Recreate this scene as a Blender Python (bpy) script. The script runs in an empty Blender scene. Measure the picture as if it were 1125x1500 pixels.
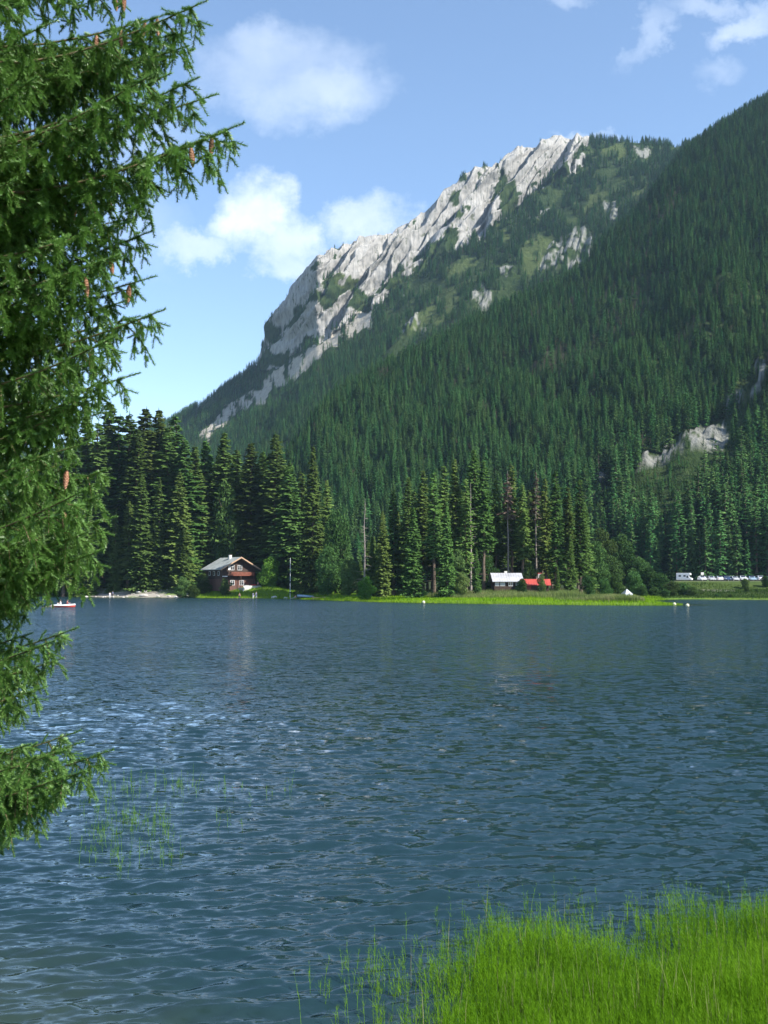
import bpy, math, random
import numpy as np
from mathutils import Vector, Matrix, Euler
R = math.radians
C = bpy.context.scene.collection
sc = bpy.context.scene

# ------------------------------------------------------------------ camera
FOC, CX, CY, HOR, CAM_H = 1600.0, 562.5, 750.0, 857.0, 3.4
PITCH = math.atan((HOR - CY) / FOC)
cam_d = bpy.data.cameras.new('camera'); cam = bpy.data.objects.new('camera', cam_d); C.objects.link(cam)
cam_d.sensor_fit = 'VERTICAL'; cam_d.sensor_height = 24.0; cam_d.lens = 24.0 * FOC / 1500.0
cam_d.clip_start = 0.1; cam_d.clip_end = 20000
cam.location = (0, 0, CAM_H); cam.rotation_euler = (math.pi / 2 + PITCH, 0, 0)
sc.camera = cam

# ------------------------------------------------------------------ sky, sun, exposure
SUN_EL, SUN_AZ = R(42), R(119)          # azimuth clockwise from +Y (the view direction)
sun_dir = Vector((math.sin(SUN_AZ) * math.cos(SUN_EL), math.cos(SUN_AZ) * math.cos(SUN_EL), math.sin(SUN_EL)))
sl = bpy.data.lights.new('sun', 'SUN'); sl.energy = 5.0; sl.angle = R(0.53); sl.color = (1.0, 0.955, 0.87)
so = bpy.data.objects.new('sun', sl); C.objects.link(so)
so.rotation_euler = (-sun_dir).to_track_quat('-Z', 'Y').to_euler()
w = bpy.data.worlds.new('World'); sc.world = w; w.use_nodes = True
SKY_STRENGTH = 0.135
sc.view_settings.view_transform = 'Standard'; sc.view_settings.look = 'None'
sc.view_settings.exposure = 0.95; sc.view_settings.gamma = 1.0
sc.cycles.use_denoising = True
sc.cycles.max_bounces = 6; sc.cycles.diffuse_bounces = 2; sc.cycles.glossy_bounces = 2
sc.cycles.transparent_max_bounces = 4; sc.cycles.transmission_bounces = 2; sc.cycles.volume_bounces = 0
sc.cycles.caustics_reflective = False; sc.cycles.caustics_refractive = False
sc.cycles.use_fast_gi = False

def ray(px, py):
    cx, cy = (px - CX) / FOC, (CY - py) / FOC
    y = math.cos(PITCH) - cy * math.sin(PITCH); z = math.sin(PITCH) + cy * math.cos(PITCH)
    return cx / y, z / y
def at(px, py, Y):
    a, b = ray(px, py); return Vector((a * Y, Y, CAM_H + b * Y))
def ground_at(px, py, z=0.0):
    a, b = ray(px, py); Y = (z - CAM_H) / b; return Vector((a * Y, Y, z))
def zrow(row, d):
    cy = (CY - row) / FOC
    return CAM_H + d * (math.sin(PITCH) + cy * math.cos(PITCH)) / (math.cos(PITCH) - cy * math.sin(PITCH))
def xcol(u, row, d):
    cy = (CY - row) / FOC
    return (u - CX) / FOC / (math.cos(PITCH) - cy * math.sin(PITCH)) * d
def to_px(x, y, z):
    b = (z - CAM_H) / y; a = x / y
    # invert: zc/yc
    dcam_z = np.cos(PITCH) + b * np.sin(PITCH); up = -np.sin(PITCH) + b * np.cos(PITCH)
    return CX + FOC * a / dcam_z, CY - FOC * up / dcam_z

def build_world():
    nt = w.node_tree; N = nt.nodes; L = nt.links
    for n in list(N): N.remove(n)
    out = N.new('ShaderNodeOutputWorld'); bg = N.new('ShaderNodeBackground'); bg.inputs[1].default_value = SKY_STRENGTH
    L.new(bg.outputs[0], out.inputs[0])
    sky = N.new('ShaderNodeTexSky'); sky.sky_type = 'NISHITA'; sky.sun_disc = False
    sky.sun_elevation = SUN_EL; sky.sun_rotation = SUN_AZ
    sky.altitude = 1100; sky.air_density = 1.0; sky.dust_density = 0.9; sky.ozone_density = 2.0
    tc = N.new('ShaderNodeTexCoord'); sep = N.new('ShaderNodeSeparateXYZ'); L.new(tc.outputs['Generated'], sep.inputs[0])
    def m(op, a, b=None, c=None):
        n = N.new('ShaderNodeMath'); n.operation = op
        for i, v in enumerate((a, b, c)):
            if v is None: continue
            if isinstance(v, (int, float)): n.inputs[i].default_value = v
            else: L.new(v, n.inputs[i])
        return n.outputs[0]
    yy = m('MAXIMUM', sep.outputs[1], 0.05)
    a = m('DIVIDE', sep.outputs[0], yy); b = m('DIVIDE', sep.outputs[2], yy)
    cmb = N.new('ShaderNodeCombineXYZ'); L.new(a, cmb.inputs[0]); L.new(b, cmb.inputs[1])
    # domain warp so the clouds have ragged outlines
    wn = N.new('ShaderNodeTexNoise'); wn.inputs['Scale'].default_value = 11; wn.inputs['Detail'].default_value = 6; wn.inputs['Roughness'].default_value = .66
    L.new(cmb.outputs[0], wn.inputs['Vector'])
    ws = N.new('ShaderNodeVectorMath'); ws.operation = 'MULTIPLY_ADD'
    L.new(wn.outputs['Color'], ws.inputs[0]); ws.inputs[1].default_value = (0.13, 0.10, 0); L.new(cmb.outputs[0], ws.inputs[2])
    ws2 = N.new('ShaderNodeVectorMath'); ws2.operation = 'ADD'; L.new(ws.outputs[0], ws2.inputs[0]); ws2.inputs[1].default_value = (-0.065, -0.05, 0)
    blobs = [  # px, py, rx, ry, strength, rotation
        (400, 95, 125, 58, .34, 4), (450, 135, 115, 55, .40, 0), (385, 75, 70, 40, .32, 0),
        (382, 305, 60, 54, .85, 30), (420, 345, 48, 50, .66, 0), (300, 352, 80, 22, .5, 0), (535, 330, 66, 32, .55, 5), (430, 385, 50, 22, .5, 0),
        (1095, 40, 70, 20, .40, 15), (1035, 10, 60, 18, .30, -15), (950, 42, 22, 60, .24, -30), (860, 199, 50, 9, .26, 0), (1045, 103, 45, 26, .22, 0),
        (820, 0, 46, 14, .26, 0), (1120, 22, 40, 20, .3, 0), (205, 200, 90, 45, .16, 0), (200, 330, 70, 60, .16, 0)]
    acc = None
    for px, py, rx, ry, s, rot in blobs:
        cx, cz = ray(px, py)
        mp = N.new('ShaderNodeMapping'); mp.vector_type = 'TEXTURE'
        mp.inputs['Location'].default_value = (cx, cz, 0); mp.inputs['Scale'].default_value = (1.25 * rx / FOC, 1.25 * ry / FOC, 1); mp.inputs['Rotation'].default_value = (0, 0, R(rot))
        L.new(ws2.outputs[0], mp.inputs['Vector'])
        g = N.new('ShaderNodeTexGradient'); g.gradient_type = 'SPHERICAL'; L.new(mp.outputs[0], g.inputs[0])
        v = m('MULTIPLY', g.outputs['Fac'], s * 1.55)
        v = m('SMOOTH_MIN', v, s, .25)
        acc = v if acc is None else m('MAXIMUM', acc, v)
    n2 = N.new('ShaderNodeTexNoise'); n2.inputs['Scale'].default_value = 15; n2.inputs['Detail'].default_value = 7; n2.inputs['Roughness'].default_value = .58
    L.new(cmb.outputs[0], n2.inputs['Vector'])
    tex = m('MULTIPLY_ADD', n2.outputs['Fac'], 1.5, .15)
    tex = m('MAXIMUM', m('MINIMUM', tex, 1.15), 0.15)
    d = m('MULTIPLY', acc, tex)
    # faint thin veil, nothing behind or below the horizon
    front = m('GREATER_THAN', sep.outputs[1], 0.05)
    d = m('MULTIPLY', d, front)
    d = m('MINIMUM', m('MAXIMUM', d, 0.0), 0.92)
    mix = N.new('ShaderNodeMix'); mix.data_type = 'RGBA'
    L.new(d, mix.inputs['Factor'])
    # hue trim of the clear sky
    gam = N.new('ShaderNodeMix'); gam.data_type = 'RGBA'; gam.blend_type = 'MULTIPLY'; gam.inputs['Factor'].default_value = 1
    L.new(sky.outputs[0], gam.inputs['A']); gam.inputs['B'].default_value = (1.0, 1.01, 1.0, 1)
    L.new(gam.outputs['Result'], mix.inputs['A']); mix.inputs['B'].default_value = (5.2, 5.6, 6.2, 1)
    L.new(mix.outputs['Result'], bg.inputs[0])
build_world()

# ------------------------------------------------------------------ helpers
def tag(o, label=None, cat=None, group=None, kind=None):
    if label: o['label'] = label
    if cat: o['category'] = cat
    if group: o['group'] = group
    if kind: o['kind'] = kind
    return o
def link(o, parent=None):
    C.objects.link(o)
    if parent is not None: o.parent = parent
    return o
def empty(name, loc, rz=0.0, s=1.0):
    o = bpy.data.objects.new(name, None); o.location = loc; o.rotation_euler = (0, 0, rz); o.scale = (s, s, s) if not hasattr(s, '__len__') else s
    o.empty_display_size = 0.3
    return link(o)
def mesh_np(name, V, F, mats=(), smooth=False, midx=None, attrs=None):
    """fast mesh from arrays; F is (n,3) or (n,4)"""
    V = np.asarray(V, np.float32); F = np.asarray(F, np.int32)
    me = bpy.data.meshes.new(name); k = F.shape[1]
    me.vertices.add(len(V)); me.vertices.foreach_set('co', V.ravel())
    me.loops.add(F.size); me.loops.foreach_set('vertex_index', F.ravel())
    me.polygons.add(len(F)); me.polygons.foreach_set('loop_start', np.arange(0, F.size, k, dtype=np.int32))
    for m_ in mats: me.materials.append(m_)
    if midx is not None: me.polygons.foreach_set('material_index', np.asarray(midx, np.int32))
    me.update(calc_edges=True)
    me.polygons.foreach_set('use_smooth', np.full(len(F), smooth, bool))
    for an, av in (attrs or {}).items():
        a = me.attributes.new(an, 'FLOAT', 'POINT'); a.data.foreach_set('value', np.asarray(av, np.float32))
    me.update()
    return me
def obj(name, me, parent=None, loc=None, rot=None, scale=None):
    o = bpy.data.objects.new(name, me)
    if loc is not None: o.location = loc
    if rot is not None: o.rotation_euler = rot
    if scale is not None: o.scale = (scale,) * 3 if isinstance(scale, (int, float)) else scale
    return link(o, parent)

# numpy value noise -------------------------------------------------
def _h(ix, iy, seed):
    n = (ix.astype(np.int64) * 374761393 + iy.astype(np.int64) * 668265263 + seed * 1442695041) & 0xffffffff
    n = ((n ^ (n >> 13)) * 1274126177) & 0xffffffff
    return ((n ^ (n >> 16)) & 0xffffff) / float(0xffffff)
def vnoise(x, y, seed=0):
    x = np.asarray(x, float); y = np.asarray(y, float)
    ix, iy = np.floor(x), np.floor(y); fx, fy = x - ix, y - iy
    fx = fx * fx * (3 - 2 * fx); fy = fy * fy * (3 - 2 * fy)
    a, b, c, d = _h(ix, iy, seed), _h(ix + 1, iy, seed), _h(ix, iy + 1, seed), _h(ix + 1, iy + 1, seed)
    return (a * (1 - fx) + b * fx) * (1 - fy) + (c * (1 - fx) + d * fx) * fy
def fbm(x, y, seed=0, o=4, g=.5):
    s, a, t = 0, 1.0, 0.0
    for i in range(o):
        s = s + a * vnoise(x * 2 ** i, y * 2 ** i, seed + i * 17); t += a; a *= g
    return s / t
def ridged(x, y, seed=0, o=3):
    s, a, t = 0, 1.0, 0.0
    for i in range(o):
        s = s + a * (1 - np.abs(2 * vnoise(x * 2 ** i, y * 2 ** i, seed + i * 31) - 1)); t += a; a *= .5
    return s / t
def sstep(a, b, x):
    t = np.clip((x - a) / (b - a), 0, 1); return t * t * (3 - 2 * t)
def in_poly(x, y, poly):
    ins = np.zeros(np.shape(x), bool); n = len(poly)
    for i in range(n):
        x1, y1 = poly[i]; x2, y2 = poly[(i + 1) % n]
        if y1 == y2: continue
        c = ((y1 > y) != (y2 > y)) & (x < (x2 - x1) * (y - y1) / (y2 - y1) + x1)
        ins ^= c
    return ins
def sdf_poly(x, y, poly):
    """positive inside"""
    d2 = np.full(np.shape(x), 1e18); n = len(poly)
    for i in range(n):
        ax, ay = poly[i]; bx, by = poly[(i + 1) % n]; ex, ey = bx - ax, by - ay
        t = np.clip(((x - ax) * ex + (y - ay) * ey) / (ex * ex + ey * ey), 0, 1)
        d2 = np.minimum(d2, (x - ax - t * ex) ** 2 + (y - ay - t * ey) ** 2)
    return np.where(in_poly(x, y, poly), 1, -1) * np.sqrt(d2)

# ------------------------------------------------------------------ material helpers
def mat(name):
    m_ = bpy.data.materials.new(name); m_.use_nodes = True
    nt = m_.node_tree
    for n in list(nt.nodes): nt.nodes.remove(n)
    out = nt.nodes.new('ShaderNodeOutputMaterial')
    return m_, nt, out
def nnode(nt, t, **kw):
    n = nt.nodes.new(t)
    for k, v in kw.items():
        if k.startswith('_'): setattr(n, k[1:], v)
        else: n.inputs[k].default_value = v
    return n
def ramp(nt, fac, stops):
    r = nt.nodes.new('ShaderNodeValToRGB'); cr = r.color_ramp
    while len(cr.elements) < len(stops): cr.elements.new(0.5)
    for e, (p, c) in zip(cr.elements, stops): e.position = p; e.color = (*c, 1) if len(c) == 3 else c
    nt.links.new(fac, r.inputs[0]); return r.outputs[0]
def mixc(nt, fac, a, b, blend='MIX'):
    n = nt.nodes.new('ShaderNodeMix'); n.data_type = 'RGBA'; n.blend_type = blend
    for k, v in (('Factor', fac), ('A', a), ('B', b)):
        if isinstance(v, (int, float)): n.inputs[k].default_value = v
        elif isinstance(v, tuple): n.inputs[k].default_value = (*v, 1) if len(v) == 3 else v
        else: nt.links.new(v, n.inputs[k])
    return n.outputs['Result']
def mmath(nt, op, a, b=None, c=None):
    n = nt.nodes.new('ShaderNodeMath'); n.operation = op
    for i, v in enumerate((a, b, c)):
        if v is None: continue
        if isinstance(v, (int, float)): n.inputs[i].default_value = v
        else: nt.links.new(v, n.inputs[i])
    return n.outputs[0]
def noise(nt, scale, detail=3, vec=None, rough=.5):
    n = nnode(nt, 'ShaderNodeTexNoise', Scale=scale, Detail=detail, Roughness=rough)
    if vec is not None: nt.links.new(vec, n.inputs['Vector'])
    return n
def simple(name, col, rough=.6, var=.25, scale=3.0, metallic=0.0, bump=0.0, spec=.5):
    """principled material whose colour is broken up by object-space noise"""
    m_, nt, out = mat(name)
    tc = nt.nodes.new('ShaderNodeTexCoord'); n = noise(nt, scale, 5, tc.outputs['Object'], .6)
    lo = tuple(c * (1 - var) for c in col); hi = tuple(min(1, c * (1 + var)) for c in col)
    c = ramp(nt, n.outputs['Fac'], [(.3, lo), (.7, hi)])
    p = nnode(nt, 'ShaderNodeBsdfPrincipled', Roughness=rough, Metallic=metallic); p.inputs['Specular IOR Level'].default_value = spec
    nt.links.new(c, p.inputs['Base Color'])
    if bump:
        b = nnode(nt, 'ShaderNodeBump', Strength=bump, Distance=.02); nt.links.new(n.outputs['Fac'], b.inputs['Height']); nt.links.new(b.outputs[0], p.inputs['Normal'])
    nt.links.new(p.outputs[0], out.inputs[0]); return m_
def leafmat(name, cols, scale=1.0, trans=.25, obj_var=True, coord='Object', spec=0.0, rough=.5):
    """foliage: diffuse + translucent, colour varied by noise and by object"""
    m_, nt, out = mat(name)
    tc = nt.nodes.new('ShaderNodeTexCoord'); n = noise(nt, scale, 4, tc.outputs[coord], .65)
    c = ramp(nt, n.outputs['Fac'], [(.3, cols[0]), (.52, cols[1]), (.75, cols[2])])
    if obj_var:
        oi = nt.nodes.new('ShaderNodeObjectInfo')
        hs = nt.nodes.new('ShaderNodeHueSaturation')
        nt.links.new(mmath(nt, 'MULTIPLY_ADD', oi.outputs['Random'], .05, .472), hs.inputs['Hue'])
        wn = nt.nodes.new('ShaderNodeTexWhiteNoise'); wn.noise_dimensions = '1D'; nt.links.new(oi.outputs['Random'], wn.inputs['W'])
        nt.links.new(mmath(nt, 'MULTIPLY_ADD', wn.outputs['Value'], .75, .65), hs.inputs['Value'])
        hs.inputs['Saturation'].default_value = 1.0
        nt.links.new(c, hs.inputs['Color']); c = hs.outputs[0]
    d = nt.nodes.new('ShaderNodeBsdfDiffuse'); t = nt.nodes.new('ShaderNodeBsdfTranslucent')
    nt.links.new(c, d.inputs[0]); nt.links.new(c, t.inputs[0])
    mx = nt.nodes.new('ShaderNodeMixShader'); mx.inputs[0].default_value = trans
    nt.links.new(d.outputs[0], mx.inputs[1]); nt.links.new(t.outputs[0], mx.inputs[2])
    o_ = mx.outputs[0]
    if spec:
        g = nnode(nt, 'ShaderNodeBsdfGlossy', Roughness=rough); m2 = nt.nodes.new('ShaderNodeMixShader'); m2.inputs[0].default_value = spec
        nt.links.new(o_, m2.inputs[1]); nt.links.new(g.outputs[0], m2.inputs[2]); o_ = m2.outputs[0]
    nt.links.new(o_, out.inputs[0]); return m_

# ------------------------------------------------------------------ plan of the land
def gp(px, Y): return (float(xcol(px, 870, Y)), float(Y))
LAND = [(-900, 430), (-420, 420), gp(-500, 305), gp(-200, 312), gp(0, 318), gp(90, 322), gp(150, 308), gp(200, 302), gp(270, 300), gp(330, 292), gp(400, 286), gp(440, 276), gp(470, 258), gp(530, 236),
        gp(600, 216), gp(700, 203), gp(800, 193), gp(900, 187), gp(955, 186), gp(985, 187), gp(978, 191), gp(950, 199), gp(928, 212), gp(930, 236), gp(955, 254), gp(1000, 264), gp(1060, 260), gp(1125, 254),
        gp(1300, 225), gp(1500, 160), (260, 120), (320, 60), (900, 40), (900, 700), (-900, 700)]
BANK = [(-40, 16), (-9, 10.6), (-4.6, 8.0), (-3.3, 6.6), (-2.2, 5.9), (-0.5, 5.6), (1.5, 6.0), (3.2, 7.2), (5.5, 8.6), (9, 9.3), (40, 12), (40, -40), (-40, -40)]
def land_h(x, y):
    s = sdf_poly(x, y, LAND) + (fbm(x / 7, y / 7, 5, 3) - .5) * 3.0
    n = fbm(x / 14, y / 14, 9, 3)
    zin = .02 + 1.7 * sstep(0, 42, s) + .35 * sstep(0, 3, s) + (n - .5) * .5 * sstep(1, 10, s)
    ul, _ = to_px(x, y, 1.0)
    zin = zin + .95 * sstep(1, 9, s) * (1 - sstep(470, 520, ul)) * (y > 100)
    zin = zin + 1.1 * sstep(4, 13, s) * sstep(285, 310, ul) * (1 - sstep(395, 430, ul)) * (y > 100)
    zin = zin + .9 * sstep(.5, 9, s) * (1 - sstep(270, 300, ul)) * (y > 100)
    # back of the land rises to the foot of the slopes
    zin = zin + 3.0 * sstep(330, 400, y) * sstep(0, 60, s)
    # parking terrace on the right shore
    u, _ = to_px(x, y, 3.0)
    ter = sstep(930, 990, u) * sstep(283, 312, y)
    zin = np.maximum(zin, ter * 4.6)
    zout = np.maximum(-3.0, s * .12)
    z1 = np.where(s > 0, zin, zout)
    sb = sdf_poly(x, y, BANK) + (fbm(x * .9, y * .9, 3, 3) - .5) * .5
    zb = np.where(sb > 0, .02 + 1.75 * sstep(0, 2.6, sb) + (fbm(x * 1.5, y * 1.5, 8, 3) - .5) * .16 * sstep(0, 1, sb), np.maximum(-3.0, sb * .22))
    return np.maximum(z1, zb), s, sb
def land_z(x, y): return float(land_h(np.array([x * 1.0]), np.array([y * 1.0]))[0][0])

M = {}
def ground_mat():
    m_, nt, out = mat('ground')
    geo = nt.nodes.new('ShaderNodeNewGeometry'); at_s = nnode(nt, 'ShaderNodeAttribute', _attribute_name='shore'); gr = nnode(nt, 'ShaderNodeAttribute', _attribute_name='gravel')
    n1 = noise(nt, .35, 6, geo.outputs['Position'], .65); n2 = noise(nt, 4.0, 5, geo.outputs['Position'], .7)
    grass = ramp(nt, n1.outputs['Fac'], [(.3, (.075, .14, .018)), (.5, (.12, .20, .025)), (.72, (.17, .22, .04))])
    grass = mixc(nt, n2.outputs['Fac'], grass, (.5, .5, .5), 'OVERLAY')
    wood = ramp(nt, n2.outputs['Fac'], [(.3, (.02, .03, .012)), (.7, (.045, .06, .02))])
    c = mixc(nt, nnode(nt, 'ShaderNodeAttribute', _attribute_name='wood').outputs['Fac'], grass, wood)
    peb = ramp(nt, noise(nt, 2.3, 8, geo.outputs['Position'], .8).outputs['Fac'], [(.3, (.16, .14, .11)), (.55, (.34, .31, .27)), (.75, (.5, .48, .44))])
    c = mixc(nt, gr.outputs['Fac'], c, peb)
    mud = ramp(nt, n2.outputs['Fac'], [(.3, (.03, .035, .015)), (.7, (.07, .07, .03))])
    c = mixc(nt, at_s.outputs['Fac'], c, mud)
    p = nnode(nt, 'ShaderNodeBsdfPrincipled', Roughness=.95); p.inputs['Specular IOR Level'].default_value = .1
    nt.links.new(c, p.inputs['Base Color'])
    b = nnode(nt, 'ShaderNodeBump', Strength=.6, Distance=.1); nt.links.new(n2.outputs['Fac'], b.inputs['Height']); nt.links.new(b.outputs[0], p.inputs['Normal'])
    nt.links.new(p.outputs[0], out.inputs[0]); return m_
M['ground'] = ground_mat()

def grid_faces(nr, nc):
    i = np.arange(nr - 1)[:, None] * nc + np.arange(nc - 1)[None]
    return np.stack([i, i + 1, i + nc + 1, i + nc], -1).reshape(-1, 4)

def build_ground():
    ang = np.concatenate([np.arange(-1.15, -.42, .03), np.arange(-.42, .42, .0045), np.arange(.42, 1.2, .03)])
    ys = np.concatenate([np.arange(3.0, 14, .25), np.geomspace(14, 150, 40), np.arange(152, 350, 1.6), np.arange(352, 521, 6)])
    A, Y = np.meshgrid(np.tan(ang), ys)
    X = A * Y
    Z, s, sb = land_h(X, Y)
    u, row = to_px(X, Y, Z)
    gravel = ((sstep(-.5, .6, s) * (1 - sstep(4, 7, s))) * sstep(98, 130, u) * (1 - sstep(262, 300, u)) * sstep(.36, .5, fbm(X / 4, Y / 4, 77, 3) + .12))
    gravel = np.maximum(gravel, sstep(4, 5, s) * (1 - sstep(13, 17, s)) * sstep(110, 130, u) * (1 - sstep(225, 270, u)) * .7)
    # trodden path on the far right bank and a drive behind the parked cars
    gravel = np.maximum(gravel, (np.abs(Z - 1.9) < .22) * sstep(1000, 1015, u) * (1 - sstep(1065, 1085, u)) * (Y < 330) * .8)
    gravel = np.maximum(gravel, sstep(960, 990, u) * sstep(308, 314, Y) * (1 - sstep(344, 350, Y)) * .9)
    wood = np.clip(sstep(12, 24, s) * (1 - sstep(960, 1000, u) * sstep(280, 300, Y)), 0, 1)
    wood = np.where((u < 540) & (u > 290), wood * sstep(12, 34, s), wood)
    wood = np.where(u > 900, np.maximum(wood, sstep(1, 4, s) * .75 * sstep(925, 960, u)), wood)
    shore = 1 - sstep(-.4, .25, np.maximum(s, sb))
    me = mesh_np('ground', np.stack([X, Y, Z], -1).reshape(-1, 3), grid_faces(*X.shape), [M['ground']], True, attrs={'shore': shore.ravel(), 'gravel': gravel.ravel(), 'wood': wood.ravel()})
    tag(obj('ground', me), 'grassy lakeshore, grey gravel beach and lake bed', kind='structure')
    # land behind and beside the photographer
    xs = np.linspace(-60, 60, 90); ys2 = np.linspace(-50, 3.0, 50); XX, YY = np.meshgrid(xs, ys2)
    Zb, _, _ = land_h(XX, YY)
    z0 = np.zeros(XX.size)
    me = mesh_np('lake_bank', np.stack([XX, YY, Zb - .004], -1).reshape(-1, 3), grid_faces(*XX.shape), [M['ground']], True, attrs={'shore': z0, 'gravel': z0, 'wood': z0})
    tag(obj('bank_ground', me), kind='structure')
build_ground()

# ------------------------------------------------------------------ the lake
def water_mat():
    m_, nt, out = mat('lake_water')
    geo = nt.nodes.new('ShaderNodeNewGeometry'); calm = nnode(nt, 'ShaderNodeAttribute', _attribute_name='calm'); shal = nnode(nt, 'ShaderNodeAttribute', _attribute_name='shallow')
    def mp(sx, sy, rz=0):
        n = nt.nodes.new('ShaderNodeMapping'); n.inputs['Scale'].default_value = (sx, sy, 1); n.inputs['Rotation'].default_value = (0, 0, R(rz)); nt.links.new(geo.outputs['Position'], n.inputs['Vector']); return n.outputs[0]
    patch = noise(nt, 1.0, 4, mp(.05, .11, 8), .65); group = noise(nt, 1.0, 3, mp(.35, .55, -5), .6)
    # slopes of the ripples as a vector added to the true normal of the waves
    n1 = noise(nt, 1.0, 5, mp(2.5, 6.0, 6), .62); n2 = noise(nt, 1.0, 2, mp(7, 13, -8), .5)
    dist = nt.nodes.new('ShaderNodeCameraData')
    sep = nt.nodes.new('ShaderNodeSeparateXYZ'); nt.links.new(geo.outputs['Position'], sep.inputs[0])
    far = nt.nodes.new('ShaderNodeMapRange'); nt.links.new(sep.outputs[1], far.inputs[0]); far.inputs[1].default_value = 9; far.inputs[2].default_value = 45; far.inputs[3].default_value = .36; far.inputs[4].default_value = 1.0
    amp = mmath(nt, 'MULTIPLY', ramp(nt, patch.outputs['Fac'], [(.32, (.72,) * 3), (.68, (1.15,) * 3)]), ramp(nt, group.outputs['Fac'], [(.3, (.6,) * 3), (.7, (1.1,) * 3)]))
    amp = mmath(nt, 'MULTIPLY', mmath(nt, 'MULTIPLY', amp, calm.outputs['Fac']), far.outputs[0])
    def cen(n_, k, by=.5):
        v = nt.nodes.new('ShaderNodeVectorMath'); v.operation = 'SUBTRACT'; nt.links.new(n_.outputs['Color'], v.inputs[0]); v.inputs[1].default_value = (.5, by, .5)
        v2 = nt.nodes.new('ShaderNodeVectorMath'); v2.operation = 'MULTIPLY'; nt.links.new(v.outputs[0], v2.inputs[0]); v2.inputs[1].default_value = k; return v2.outputs[0]
    va = nt.nodes.new('ShaderNodeVectorMath'); va.operation = 'ADD'; nt.links.new(cen(n1, (1.8, 4.0, 0)), va.inputs[0]); nt.links.new(cen(n2, (.5, .9, 0)), va.inputs[1])
    vs = nt.nodes.new('ShaderNodeVectorMath'); vs.operation = 'SCALE'; nt.links.new(va.outputs[0], vs.inputs[0]); nt.links.new(amp, vs.inputs['Scale'])
    # far out only the wave faces turned to the near shore are seen; the hidden backs are left out
    fb = nt.nodes.new('ShaderNodeMapRange'); nt.links.new(sep.outputs[1], fb.inputs[0]); fb.inputs[1].default_value = 14; fb.inputs[2].default_value = 90; fb.inputs[3].default_value = 0; fb.inputs[4].default_value = .19
    fv = nt.nodes.new('ShaderNodeCombineXYZ'); nt.links.new(mmath(nt, 'MULTIPLY', mmath(nt, 'MULTIPLY', fb.outputs[0], -1.0), calm.outputs['Fac']), fv.inputs[1])
    v0 = nt.nodes.new('ShaderNodeVectorMath'); v0.operation = 'ADD'; nt.links.new(geo.outputs['Normal'], v0.inputs[0]); nt.links.new(fv.outputs[0], v0.inputs[1])
    vn = nt.nodes.new('ShaderNodeVectorMath'); vn.operation = 'ADD'; nt.links.new(v0.outputs[0], vn.inputs[0]); nt.links.new(vs.outputs[0], vn.inputs[1])
    b = nt.nodes.new('ShaderNodeVectorMath'); b.operation = 'NORMALIZE'; nt.links.new(vn.outputs[0], b.inputs[0])
    fr = nnode(nt, 'ShaderNodeFresnel', IOR=1.46); nt.links.new(b.outputs[0], fr.inputs['Normal'])
    gl = nnode(nt, 'ShaderNodeBsdfGlossy', Roughness=.06); gl.inputs['Color'].default_value = (1, 1, 1, 1); nt.links.new(b.outputs[0], gl.inputs['Normal'])
    body = nt.nodes.new('ShaderNodeBsdfDiffuse')
    nb = noise(nt, 1.1, 4, geo.outputs['Position'], .6)
    bc = mixc(nt, mmath(nt, 'MULTIPLY', shal.outputs['Fac'], nb.outputs['Fac']), (.010, .029, .036), (.055, .065, .018))
    nt.links.new(bc, body.inputs[0])
    mx = nt.nodes.new('ShaderNodeMixShader'); nt.links.new(fr.outputs[0], mx.inputs[0]); nt.links.new(body.outputs[0], mx.inputs[1]); nt.links.new(gl.outputs[0], mx.inputs[2])
    nt.links.new(mx.outputs[0], out.inputs[0]); return m_
M['water'] = water_mat()
def build_lake():
    rows = np.concatenate([np.arange(1720, 1000, -1.0), np.arange(1000, 868, -.8)])
    ys = np.concatenate([np.arange(2.5, 6.2, .12), [float(ground_at(CX, r).y) for r in rows if ground_at(CX, r).y > 6.25], np.arange(505, 520, 10)])
    us = np.concatenate([np.arange(-1.5, -.42, .02), np.arange(-.42, .42, .0016), np.arange(.42, 1.5, .02)])
    A, Y = np.meshgrid(us, ys); X = A * Y
    sp = np.gradient(ys)[:, None]; spx = Y * .0016
    Z = np.zeros_like(X); rng = np.random.RandomState(4)
    # the waves run towards the camera, crests a little aslant
    for i in range(90):
        lam = .09 * (8 ** rng.rand()); th = R(-90 + rng.normal(0, 20) + 7); k = 2 * math.pi / lam
        amp = .0058 * lam ** .9
        kx, ky = k * math.cos(th), k * math.sin(th)
        att = sstep(2.0, 4.0, lam / np.maximum(sp, .01)) * sstep(2, 4, lam / np.maximum(spx * abs(math.cos(th)), .004))
        wx = fbm(X / (lam * 5), Y / (lam * 5), i, 1) * 1.6
        ph = kx * X + ky * Y + rng.rand() * 6.28
        Z += att * amp * (.25 + wx) * (np.sin(ph + .35 * np.sin(ph)))
    s = sdf_poly(X, Y, LAND)
    calm = 1 - .88 * (1 - sstep(3, 11, -s)) * (Y > 150)
    sb = sdf_poly(X, Y, BANK)
    shal = 1 - sstep(.0, 4.0, -sb)
    # gust patches
    Z *= .55 + .9 * fbm(X / 9, Y / 14, 61, 2)
    Z *= sstep(0, 20, -s)
    me = mesh_np('lake', np.stack([X, Y, Z], -1).reshape(-1, 3), grid_faces(*X.shape), [M['water']], True, attrs={'calm': calm.ravel(), 'shallow': shal.ravel()})
    tag(obj('lake_water', me), kind='structure')
build_lake()

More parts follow.
